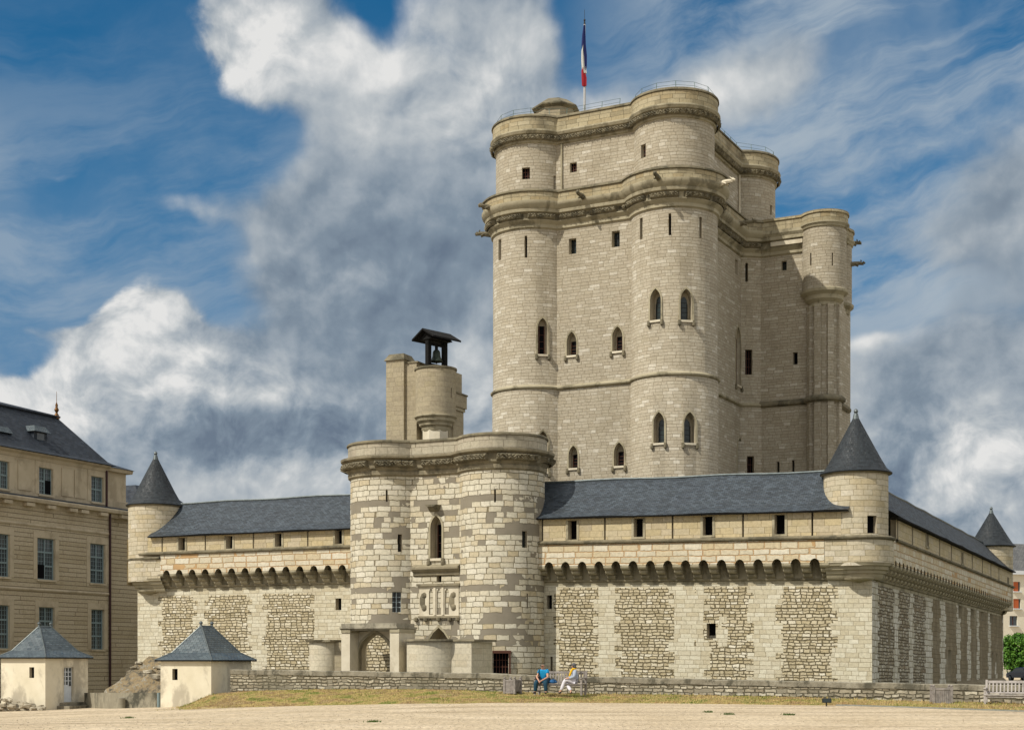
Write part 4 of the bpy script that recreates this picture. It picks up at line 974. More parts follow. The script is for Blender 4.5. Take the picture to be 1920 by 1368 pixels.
roof(S,cw3,1.2,LS-1.2,zfS,10.0,12.45,'slate_dark')
strip(S,cw3,'cornice','trim_gate',0,LS,zfS,[(0,6.42),(.10,6.46),(.14,6.56),(0,6.57)])
strip(S,cw3,'plinth','side_render',S.hit(1790,0)[0],LS+.2,z0f,[(1.6,-1.9),(1.3,-1.0),(.01,.25)])
# --- turrets
def turret(cen,name,label,zbase,ztop,rdrum,zeave,reave,zapex,edges,corners,zl,cp,window=None,dsh=(0,0)):
    cen0=cen; cen=(cen[0]+dsh[0],cen[1]+dsh[1])
    t=thing('corner_turret',(cen[0],cen[1],zbase),label,'castle turret','corner turrets of the curtain wall')
    mb=MB(); mb.lathe(cen[0],cen[1],[(rdrum,zbase),(rdrum,zeave+.05)],64); o=mb.build('drum','turret',t,smooth=True); cu=MB()
    if window: cyl_open(t,cu,cen,rdrum,*window)
    cut(o,cu)
    # skirt rounding the corner and its moulded corbel, open arc only
    mb=MB(); loft(mb,[(outline_arc(corners,edges,d_,),z) for d_,z in [(.0,zl+.8),(.0,zl+2.12)]],closed=False); mb.build('skirt','turret',t,smooth=True)
    mb=MB(); loft(mb,[(outline_arc(corners,edges,d_),z) for d_,z in [(-.62,zl-.12),(-.50,zl+.0),(-.46,zl+.18),(-.38,zl+.22),(-.34,zl+.38),(-.22,zl+.42),(-.18,zl+.6),(-.06,zl+.64),(-.02,zl+.80),(.0,zl+.82)]],closed=False); mb.build('moulded_corbel','trim',t,smooth=True)
    mb=MB(); loft(mb,[(outline_arc(corners,edges,d_),z) for d_,z in [(0,zl+2.05),(.14,zl+2.1),(.16,zl+2.18),(.0,zl+2.28),(-.3,zl+2.3)]],closed=False); mb.build('string_course','trim_dark',t,smooth=True)
    mb=MB(); n_=[(reave,zeave),(reave+.02,zeave+.05),(reave*.86,zeave+.30),(reave*.66,zeave+.30+(zapex-zeave)*.20),(reave*.09,zapex-.28)]
    mb.lathe(cen[0],cen[1],n_,48); rf=mb.build('cone_roof','slate_dark',t,smooth=True)
    mb=MB(); mb.lathe(cen[0],cen[1],[(reave*.10,zapex-.32),(.12,zapex),(.08,zapex+.03),(.13,zapex+.12),(.1,zapex+.22),(0,zapex+.3)],12); mb.build('finial','lead',rf,smooth=True)
    mb=MB(); mb.lathe(cen[0],cen[1],[(rdrum-.05,zeave-.10),(rdrum+.12,zeave-.04),(reave-.02,zeave-.01)],48,cap=False); mb.build('eave_cornice','trim_dark',t,smooth=True)
    return t
def outline_arc(corners,edges,d,arc=28):
    (x,y,r),ext0,ext1=corners; e0,e1=edges
    # e0: plane before the corner, e1: plane after; r+d circle tangent to both planes
    t0=math.atan2(e0[1],e0[0]); t1=math.atan2(e1[1],e1[0])
    while t1<t0: t1+=2*math.pi
    pts=[]; R_=r+d
    u0=(-e0[1],e0[0]); a=(x+e0[0]*R_,y+e0[1]*R_); pts.append((a[0]-u0[0]*ext0,a[1]-u0[1]*ext0))
    for k in range(arc+1): t=t0+(t1-t0)*k/arc; pts.append((x+math.cos(t)*R_,y+math.sin(t)*R_))
    u1=(-e1[1],e1[0]); b_=(x+e1[0]*R_,y+e1[1]*R_); pts.append((b_[0]+u1[0]*ext1,b_[1]+u1[1]*ext1))
    return pts
M['turret']=masonry('turret_stone',.7,.30,.016,[(0.478,0.423,0.307),(0.552,0.498,0.383),(0.515,0.433,0.280),(0.607,0.553,0.447),(0.460,0.387,0.252)],(0.322,0.268,0.167),None,0,.02,.4,stain=.4,stain_col=(0.368,0.285,0.140))
rd=1.76
def corner_center(fr0,fr1,r,proj=.9):
    # centre of the circle tangent to both projecting planes
    a=fr0.o+fr0.n*(proj-r); b_=fr1.o+fr1.n*(proj-r)
    u=fr0.a; v=fr1.a; den=u.x*v.y-u.y*v.x; t=((b_.x-a.x)*v.y-(b_.y-a.y)*v.x)/den; p=a+u*t; return (p.x,p.y)
cRt=corner_center(F,S,rd)
turret(cRt,'t','round corner turret with dark slate cone nearest the camera, above the pale stone corner',6.9,0,rd,12.05,1.97,15.45,((F.n.x,F.n.y),(S.n.x,S.n.y)),((cRt[0],cRt[1],rd),F.hit(1546,.9)[0]-(Vector(cRt)-F.o).dot(F.a),S.hit(1676,.9)[0]-(Vector(cRt)-S.o).dot(S.a)),6.28,0,(1635.5,966,999,17,'rect',.45,'dark'),(F.a.x*.22,F.a.y*.22))
cLt=corner_center(F,L4,rd)
turret(cLt,'t','round turret with slate cone at the left end of the castle wall, beside the pavilion',7.1,0,rd+.08,12.35,2.0,15.9,((L4.n.x,L4.n.y),(F.n.x,F.n.y)),((cLt[0],cLt[1],rd),1.0,(Vector(cLt)-F.o).dot(F.a)-F.hit(300,.9)[0]+.02),6.48,0)
Bk=Fr(S.P(LS,0,0)[:2],(F.a.x,F.a.y),(-F.n.x,-F.n.y))
cFt=corner_center(S,Bk,rd)
turret(cFt,'t','distant turret with slate cone at the far end of the shaded side wall',5.9,0,rd,11.35,2.0,14.5,((S.n.x,S.n.y),(Bk.n.x,Bk.n.y)),((cFt[0],cFt[1],rd),1.0,1.0),5.75,0)
panel(Bk,0,50,-7.5,8.0,0,[]).build('rear_wall',['rubble','ashlar','reveal'],cw3)
# small corbel under the turret at the corner
for px in (1611,):
    s_,Y=F.hit(px,0); q=F.P(s_,0,0); mb=MB(); mb.lathe(q[0],q[1],[(0,5.97),(.45,6.08),(.8,6.16),(.85,6.26),(.8,6.27)],28,cap=False); mb.build('corner_bracket','trim',cw1,smooth=True)
s_,Y=F.hit(282,0); q=F.P(s_,0,0); mb=MB(); mb.lathe(q[0],q[1],[(0,6.2),(.45,6.3),(.8,6.4),(.85,6.5),(.8,6.52)],28,cap=False); mb.build('corner_bracket','trim',cw2,smooth=True)

# ================================================================== GATEHOUSE
GO=.6; rG=2.6
def Fpt(px,off): s_,Y=F.hit(px,off); return F.P(s_,off,0)[:2]
cG2=Fpt(941,GO); cG1=Fpt(735,GO); sT2=F.hit(941,GO)[0]; sT1=F.hit(735,GO)[0]
gate=thing('gatehouse',F.P((sT1+sT2)/2,-1,-7.5),'twin towered stone gatehouse with grey patched masonry in the middle of the castle wall','gatehouse')
for c,k_ in ((cG2,'R'),(cG1,'L')):
    mb=MB(); mb.lathe(c[0],c[1],[(rG+.12,-7.5),(rG+.03,3.0),(rG,3.2),(rG,14.2)],64); o=mb.build('tower','gate',gate,smooth=True); cu=MB()
    if k_=='R':
        cyl_open(gate,cu,c,rG,928,916,941,3.6,'slit',.6); cyl_open(gate,cu,c,rG,984,995,1026,10,'rect',.35,'glass'); cyl_open(gate,cu,c,rG,989,1112,1140,2.2,'slit',.4)
        cyl_open(gate,cu,c,rG+.1,939,1224,1262,28,'rect',.45,'bars')
    else:
        cyl_open(gate,cu,c,rG,725,918,940,3.6,'slit',.6); cyl_open(gate,cu,c,rG,750,1001,1034,8,'slit',.6); w_=cyl_open(gate,cu,c,rG+.02,744,1109,1147,17,'rect',.35,'glass')
        p,n_=cyl_hit(c,rG,744); t=Vector((-n_[1],n_[0],0)); nn=Vector((n_[0],n_[1],0)); z0=Zat(1147,p[1]); z1=Zat(1109,p[1]); mb=MB()
        f_=lambda x,o,z:tuple(Vector((p[0],p[1],0))+t*x+nn*o+Vector((0,0,z)))
        for x in (-.29,0,.29): mb.box(x-.03,x+.03,-.28,-.22,z0,z1,f_)
        for k in range(5): zz=z0+(z1-z0)*k/4; mb.box(-.31,.31,-.27,-.23,zz-.025,zz+.025,f_)
        mb.build('window_frame','lightwood',w_)
    cut(o,cu)
p,n_=cyl_hit(cG2,rG+.1,939); t=Vector((-n_[1],n_[0],0)); nn=Vector((n_[0],n_[1],0)); f_=lambda x,o,z:tuple(Vector((p[0],p[1],0))+t*x+nn*o+Vector((0,0,z)))
mb=MB(); zt=Zat(1224,p[1]); mb.box(-.62,.62,-.1,.06,zt,zt+.16,f_); mb.box(.48,.58,-.1,.05,zt-1.25,zt-.003,f_); mb.box(-.58,-.48,-.1,.05,zt-1.25,zt-.003,f_); mb.build('timber_window_frame','redwood',gate)
s0,s1=sT2+.6,sT1-.6
mb=MB(); mb.box(s0,s1,2.1-2.5,2.1,-7.5,14.2,F.f()); o=mb.build('gate_wall','gate',gate); cu=MB()
wall_open(gate,cu,F,2.1,818,966,1046,21,'arch',.75,'mullion')
wall_open(gate,cu,F,2.1,823,1077,1091,9,'rect',.5,'dark')
wall_open(gate,cu,F,2.1,823,1176,1262,46,'arch',1.2,'half')
cut(o,cu)
for sx in (sT2+.6,sT1+1.6):
    mb=MB(); mb.box(min(sx,sx+(1 if sx<sT1 else -1)),max(sx,sx+(1 if sx<sT1 else -1)),-3.5,.3,-7.5,14.2,F.f()); mb.build('side_wall','gate',gate)
mb=MB(); mb.box(sT2+.6,sT1+1.6,-4.5,-3.5,-7.5,14.2,F.f()); mb.build('rear_wall','gate',gate)
GC=[(cG2[0],cG2[1],rG),None,None,(cG1[0],cG1[1],rG)]
def fe(s_,o_,nx): p=F.P(s_,o_,0); return (p[0],p[1],nx.x,nx.y)
GE=[fe(sT2+.6,0,-F.a),fe(0,-4.5,-F.n),fe(sT1+1.6,0,F.a),fe(0,2.1,F.n)]
band(gate,'cornice','trim_gate',GC,GE,[(0,12.95),(.14,13.05),(.16,13.25),(.10,13.3),(.24,13.45),(.24,13.5),(.26,13.92),(.50,13.98),(.60,14.05),(.62,14.18),(.15,14.26)])
mb=MB(); carved(mb,outline(GC,GE,.26,24),13.50,.40,.26,.16,(12,2)); mb.build('carved_band','trim_dark',gate)
band(gate,'parapet','gate_top',GC,GE,[(.15,14.2),(.15,15.00),(-.35,15.0),(-.35,14.2)],cap=True)
band(gate,'coping','trim_dark',GC,GE,[(.1,15.005),(.24,15.02),(.23,15.12),(.16,15.18),(-.38,15.18),(-.38,15.01)])
# string course, relief panel and drawbridge slots above the gate
def fz(px,py,off): return F.sz(px,py,off)
zs=fz(815,1066,2.1)[1]
mb=MB(); prof=[(2.103,zs-.42),(2.2,zs-.38),(2.22,zs-.22),(2.34,zs-.14),(2.45,zs-.02),(2.45,zs+.10),(2.103,zs+.28)]
a=F.hit(773,2.3)[0]; b_=F.hit(860,2.3)[0]
mb.prism([F.P(a,o_,z) for o_,z in prof],[F.P(b_,o_,z) for o_,z in prof]); mb.build('string_course','trim_gate',gate)
zt=fz(823,1098,2.1)[1]; zb=fz(823,1154,2.1)[1]; a=F.hit(787,2.1)[0]; b_=F.hit(861,2.1)[0]
mb=MB(); mb.box(b_,a,2.103,2.17,zb,zt,F.f()); o=mb.build('relief_panel','trim_light',gate); cu=MB()
for px in (808,823,838):
    s_=F.hit(px,2.17)[0]; cu.prism([F.P(s_+x,2.4,zb+.08+z) for x,z in arch_pts(.27,zt-zb-.22)],[F.P(s_+x,1.95,zb+.08+z) for x,z in arch_pts(.27,zt-zb-.22)])
cut(o,cu)
for px in (796,851):
    mb=MB(); s_=F.hit(px,2.17)[0]; mb.blob(F.P(s_,2.15,(zb+zt)/2),.40,0,10,(.8,.10,1.4)); mb.blob(F.P(s_,2.17,(zb+zt)/2+.35),.2,0,7,(1,.45,1)); mb.blob(F.P(s_,2.17,(zb+zt)/2-.4),.22,0,7,(1,.45,1)); mb.build('carved_shield','trim_gate',gate,smooth=True)
for px in (815.5,830.5):
    s_=F.hit(px,2.17)[0]; mb=MB(); mb.box(s_-.07,s_+.07,2.175,2.24,zb+.05,zt-.1,F.f()); mb.build('pilaster','trim_light',gate)
mb=MB(); mb.box(b_-.12,a+.12,2.11,2.32,zt+.002,zt+.14,F.f()); mb.build('panel_moulding','trim_gate',gate); mb=MB(); mb.box(b_-.05,a+.05,2.11,2.26,zb-.13,zb-.003,F.f()); mb.build('panel_ledge','trim_gate',gate)
for px in (780,798,822,843,858):
    s_=F.hit(px,2.2)[0]; mb=MB(); mb.blob(F.P(s_,2.22,zb-.2),.16,0,7); mb.build('carved_bracket','trim_dark',gate)
s_,z_=fz(814,950,2.1); mb=MB(); mb.prism([F.P(s_+x,2.105,z_+z) for x,z in ((-.5,.1),(.5,.1),(.3,-.3),(-.3,-.3))],[F.P(s_+x,2.62,z_+z) for x,z in ((-.42,.1),(.42,.1),(.2,-.02),(-.2,-.02))]); mb.build('niche_canopy','trim_dark',gate)
# --- stair tower with chimney behind the gatehouse
SO=-9.5
st=thing('stair_tower',F.P(F.hit(815,SO)[0],SO-2,0),'smooth pale stair turret with square chimney rising behind the gatehouse','tower')
def fbox(parent,name,mat,px0,px1,off,depth,z0,z1,smooth=False):
    a=F.hit(px1,off)[0]; b_=F.hit(px0,off)[0]; mb=MB(); mb.box(a,b_,off-depth,off,z0,z1,F.f()); return mb.build(name,mat,parent)
Yst=F.hit(815,SO)[1]
zz=lambda py: Zat(py,Yst)
fbox(st,'chimney','stairwall',724,757,SO,1.6,0,zz(668))
a=F.hit(757,SO)[0]-.12; b_=F.hit(724,SO)[0]+.12; mb=MB()
mb.prism([F.P(a,SO+.12,zz(668)),F.P(b_,SO+.12,zz(668)),F.P(b_,SO-1.72,zz(668)),F.P(a,SO-1.72,zz(668))],[F.P(a+.25,SO-.2,zz(655)),F.P(b_-.25,SO-.2,zz(655)),F.P(b_-.25,SO-1.4,zz(655)),F.P(a+.25,SO-1.4,zz(655))]); mb.build('chimney_cap','trim_dark',st)
fbox(st,'wall','stairwall',757.5,781,SO-.25,3.5,0,zz(675)); fbox(st,'coping','trim_dark',756,783,SO-.18,3.7,zz(675)+.002,zz(672))
fbox(st,'wall','stairwall',781.5,842,SO-.9,2.0,0,zz(690)); fbox(st,'wall','stairwall',832,850,SO-1.3,1.6,0,zz(758))
fbox(st,'wall','stairwall',834,854,SO-1.2,1.8,zz(757),zz(733)); fbox(st,'coping','trim_dark',833,855,SO-1.15,1.9,zz(733)+.002,zz(730)); fbox(st,'moulding','trim',833,852,SO-1.25,1.7,zz(763),zz(757)-.002)
ct=Fpt(817,SO-.6)
mb=MB(); mb.lathe(ct[0],ct[1],[(1.42,zz(781)),(1.42,zz(693))],48); o=mb.build('round_turret','stairwall',st,smooth=True); cu=MB(); cyl_open(st,cu,ct,1.42,846.5,727,746,2.4,'slit',.4); cut(o,cu)
mb=MB(); mb.lathe(ct[0],ct[1],[(1.42,zz(693)),(1.50,zz(692)),(1.50,zz(688.5)),(0,zz(688))],48); mb.build('coping','trim_dark',st,smooth=True)
mb=MB(); mb.lathe(ct[0],ct[1],[(.9,zz(808)),(1.0,zz(803)),(1.0,zz(800)),(1.16,zz(797)),(1.18,zz(793)),(1.34,zz(789)),(1.36,zz(784)),(1.50,zz(781)),(1.50,zz(779)),(1.42,zz(778))],40); mb.build('corbel','trim',st,smooth=True)
mb=MB(); mb.lathe(ct[0],ct[1],[(.95,0),(.95,zz(806))],8,a0=R(20),a1=R(380)); mb.build('stem','trim_light',st)
# bell frame
bf=thing('belfry',(ct[0],ct[1],zz(688)),'black timber bell frame with little pitched roof on the round stair turret','belfry')
g1=Vector((.69,.72,0)); g2=Vector((.72,-.69,0)); zb=zz(688); zt_=zz(636)
bc=Vector((ct[0]+.05,ct[1],0)); ff=lambda x,y,z: tuple(bc+g1*x+g2*y+Vector((0,0,z)))
for x in (-.78,.78):
    mb=MB(); mb.box(x-.15,x+.15,-.16,.16,zb,zt_+.1,ff); mb.build('post','timber',bf)
for z,h in ((zb+.14,.16),(zt_-.34,.16),(zt_-.06,.14)): mb=MB(); mb.box(-.95,.95,-.10,.10,z,z+h,ff); mb.build('beam','timber',bf)
mb=MB()
for y in (-1,1):
    P4=[ff(-1.35,0,zt_+.72),ff(1.35,0,zt_+.72),ff(1.35,y*1.1,zt_+.08),ff(-1.35,y*1.1,zt_+.08)]; mb.prism(P4,[(p[0],p[1],p[2]-.12) for p in P4])
mb.build('roof','timber',bf); mb=MB(); mb.prism([ff(-1.0,-.6,zt_),ff(-1.0,.6,zt_),ff(-1.0,0,zt_+.6)],[ff(1.0,-.6,zt_),ff(1.0,.6,zt_),ff(1.0,0,zt_+.6)]); mb.build('gable','timber',bf)
bl=thing('bell',(bc.x,bc.y,zb+.45),'dark bronze bell hanging inside the timber frame on the stair turret','bell')
zb2=zb+.48; mb=MB(); mb.lathe(bc.x,bc.y,[(.42,zb2),(.45,zb2+.03),(.36,zb2+.16),(.29,zb2+.4),(.26,zb2+.7),(.18,zb2+.82),(0,zb2+.86)],24,cap=False); mb.build('bell_body','bronze',bl,smooth=True)
mb=MB(); mb.box(-.10,.10,-.06,.06,zb2+.8,zb2+1.15,lambda x,y,z:ff(x,y,z)); mb.build('yoke','timber',bl); mb=MB(); mb.tube([(bc.x,bc.y,zb2+.6),(bc.x,bc.y,zb2-.08)],.03,5); mb.blob((bc.x,bc.y,zb2-.06),.07); mb.build('clapper','iron',bl)

# ================================================================== ENTRANCE WORKS IN THE MOAT
PO=8.0
Yp=F.hit(700,PO)[1]; zp=lambda py,px=700,off=PO: Zat(py,F.hit(px,off)[1])
po=thing('arched_porch',F.P(F.hit(705,PO)[0],PO-2,-7.5),'small stone porch with pointed arch and two square pillars before the left gate tower','porch')
for a,b_ in ((640,656),(731,748)):
    fbox(po,'pillar','trim_light',a,b_,PO+1.0,1.9,-7.5,zp(1186)); fbox(po,'capital','trim',a-.5,b_+.5,PO+1.05,2.0,zp(1186)+.002,zp(1180))
a=F.hit(748,PO)[0]; b_=F.hit(652,PO)[0]; mb=MB(); mb.box(a,b_,PO-.7,PO,-7.5,zp(1183),F.f()); o=mb.build('arch_wall','trim_light',po); cu=MB()
s_=F.hit(703,PO)[0]; ww=F.hit(673,PO)[0]-F.hit(733,PO)[0]; pts=arch_pts(ww,zp(1186)+7.3,8,.55)
cu.prism([F.P(s_+x,PO+.5,-7.3+z) for x,z in pts],[F.P(s_+x,PO-1.2,-7.3+z) for x,z in pts]); cut(o,cu)
mb=MB(); i_=arch_pts(ww,zp(1186)+7.3,8,.55); o_=arch_pts(ww+.34,zp(1186)+7.3+.17,8,.55)
for k in range(len(i_)-1):
    q=lambda p,o: F.P(s_+p[0],o,-7.3+p[1])
    mb.face([q(i_[k],PO+.1),q(i_[k+1],PO+.1),q(o_[k+1],PO+.06),q(o_[k],PO+.06)]); mb.face([q(o_[k],PO+.06),q(o_[k+1],PO+.06),q(o_[k+1],PO-.01),q(o_[k],PO-.01)]); mb.face([q(i_[k],PO+.1),q(i_[k+1],PO+.1),q(i_[k+1],PO-.3),q(i_[k],PO-.3)])
mb.build('arch_moulding','trim',po)
fbox(po,'inner_wall','rubble',640,742,PO-2.6,.4,-7.5,zp(1184)); 
a=F.hit(762,PO)[0]; b_=F.hit(638,PO+1)[0]; mb=MB()
mb.box(a,b_,PO-1.3,PO+1.1,zp(1178),zp(1175),F.f()); mb.box(a+.1,b_-.06,PO-1.15,PO+1.0,zp(1175)+.002,zp(1168.5),F.f())
mb.prism([F.P(a+.1,PO+1.0,zp(1182)),F.P(b_-.1,PO+1.0,zp(1182)),F.P(b_-.1,PO-1.15,zp(1182)),F.P(a+.1,PO-1.15,zp(1182))],[F.P(a,PO+1.12,zp(1178)-.002),F.P(b_,PO+1.12,zp(1178)-.002),F.P(b_,PO-1.25,zp(1178)-.002),F.P(a,PO-1.25,zp(1178)-.002)]); mb.build('entablature','entab',po)
fbox(po,'side_block','pale',748.5,757,PO-.02,1.0,-7.5,zp(1183.5))
dr=thing('round_bastion',F.P(F.hit(820,7)[0],6,-7.5),'low smooth curved bastion with flat stone slab in front of the gate','bastion')
c=Fpt(812,8.4); rb=1.48
mb=MB(); mb.lathe(c[0],c[1],[(rb,-7.5),(rb,zp(1203,812,8.5))],40); mb.build('drum','pale',dr,smooth=True)
a=F.hit(884,8.9)[0]; b_=F.hit(815,8.9)[0]; mb=MB(); mb.box(a,b_,6.2,8.9,-7.5,zp(1203,840,8.5),F.f()); mb.build('wall','pale',dr)
b2=F.hit(770,8)[0]; mb=MB(); mb.box(F.hit(812,8)[0],b2,6.2,8.3,-7.5,zp(1203,800,8.3)-.01,F.f()); mb.build('side_wall','gate',dr)
mb=MB(); mb.lathe(c[0],c[1],[(rb+.18,zp(1202,812,8.5)),(rb+.18,zp(1198,812,8.5)),(0,zp(1197.5,812,8.5))],40); mb.box(F.hit(889,9)[0],F.hit(766,9)[0],6.1,9.0,zp(1202.2,812,8.5),zp(1198.3,812,8.5),F.f()); mb.build('slab','trim_gate',dr)
sd_=thing('small_round_tower',F.P(F.hit(612,4)[0],4,-7.5),'short cut-off round stone turret with flat slab left of the porch','turret')
c=Fpt(610,4.2); mb=MB(); mb.lathe(c[0],c[1],[(.98,-7.5),(.98,zp(1203,610,4.5))],32); mb.build('drum','pale',sd_,smooth=True)
fbox(sd_,'side_wall','stairwall',624,641,4.6,2,-7.5,zp(1203.5,630,4.5))
mb=MB(); mb.lathe(c[0],c[1],[(1.15,zp(1203,610,4.5)),(1.25,zp(1199,610,4.5)),(0,zp(1198.5,610,4.5))],32); mb.box(F.hit(640,4)[0],F.hit(612,4)[0],2.9,5.3,zp(1202.5,610,4.5),zp(1199.3,610,4.5),F.f()); mb.build('slab','trim_gate',sd_)

# ================================================================== LOW MOAT WALL
topt=[(430,1254),(640,1257),(900,1261),(1100,1268),(1500,1276),(1750,1281),(1860,1283),(2150,1287)]
lw=thing('low_wall',F.P(F.hit(1200,WALL_OFF)[0],WALL_OFF,0),'low weathered rubble wall with grey coping running along the moat in front of the castle','low wall')
mb=MB(); mc=MB(); xs=[432+i*24 for i in range(73)]
for p0,p1 in zip(xs,xs[1:]):
    q=[]
    for px in (p0,p1):
        s_,Y=F.hit(px,WALL_OFF); zt=Zat(interp(topt,px),Y)+.012*math.sin(px*.05); q.append((s_,zt))
    (a,za),(b_,zb)=q
    ca=.24
    for o0,o1 in ((WALL_OFF,WALL_OFF),):
        mb.face([F.P(a,o0,-8 if False else -1.5),F.P(b_,o0,-1.5),F.P(b_,o0,zb-ca),F.P(a,o0,za-ca)],[(a,-1.5),(b_,-1.5),(b_,zb-ca),(a,za-ca)])
        mb.face([F.P(a,o0-.45,-7.5),F.P(b_,o0-.45,-7.5),F.P(b_,o0-.45,zb-ca),F.P(a,o0-.45,za-ca)],[(a,-7.5),(b_,-7.5),(b_,zb-ca),(a,za-ca)])
    prof=[(WALL_OFF,-ca),(WALL_OFF+.035,-ca+.01),(WALL_OFF+.035,-.03),(WALL_OFF-.02,0),(WALL_OFF-.45,0),(WALL_OFF-.49,-.03),(WALL_OFF-.49,-ca)]
    for (o0,h0),(o1,h1) in zip(prof,prof[1:]): mc.face([F.P(a,o0,za+h0),F.P(b_,o0,zb+h0),F.P(b_,o1,zb+h1),F.P(a,o1,za+h1)])
mb.build('wall','lowwall',lw); mc.build('coping','lowcap',lw)
M['darkrender']=plain('stained_render',(.17,.15,.11),(.36,.33,.25),1.0,.95,.02,(.05,.05,.038),.9,.5)
# short retaining wall between the two huts
def hz(px,py,Y): return ((px-CX)/F_PX*Y,Y,Zat(py,Y))
rw=thing('low_wall',hz(208,1331,76),'short stained grey wall with a corner between the two small huts','low wall')
mb=MB()
pl=[(158,80.5),(208,76.0),(303,74.0)]
for (p0,Y0),(p1,Y1) in zip(pl,pl[1:]):
    A=Vector(hz(p0,1298,Y0)); B=Vector(hz(p1,1297.5,Y1)); nrm=Vector((B.y-A.y,-(B.x-A.x),0)).normalized()*-.35
    if nrm.y<0: nrm=-nrm
    mb.prism([(A.x,A.y,-1.4),(B.x,B.y,-1.4),(B.x+nrm.x,B.y+nrm.y,-1.4),(A.x+nrm.x,A.y+nrm.y,-1.4)],[tuple(A),tuple(B),(B.x+nrm.x,B.y+nrm.y,B.z),(A.x+nrm.x,A.y+nrm.y,A.z)])
mb.build('wall','darkrender',rw)
p=hz(228,1331,75.2); mb=MB(); mb.lathe(p[0],p[1],[(.19,p[2]-.1),(.19,p[2]+.62),(.12,p[2]+.66),(0,p[2]+.67)],16)
b0=thing('stone_bollard',(p[0],p[1],p[2]),'short dark stone stub standing against the stained wall between the huts','bollard'); mb.build('stub','darkrender',b0,smooth=True)
p=hz(297.5,1331,73.6); mb=MB(); mb.tube([(p[0],p[1],-1.0),(p[0],p[1],Zat(1298,73.6))],.07,8); prop(mb.build('drain_pipe','bluewood',None),'pale blue vertical pipe at the left edge of the right hand hut','pipe')
prop(gsheet('gravel_apron',[14,18,22.9],[27.6,30,32.5,35,40,45,50,60,80],lambda x,y: gz(x,y)-.02,'gravel'),kind='structure')

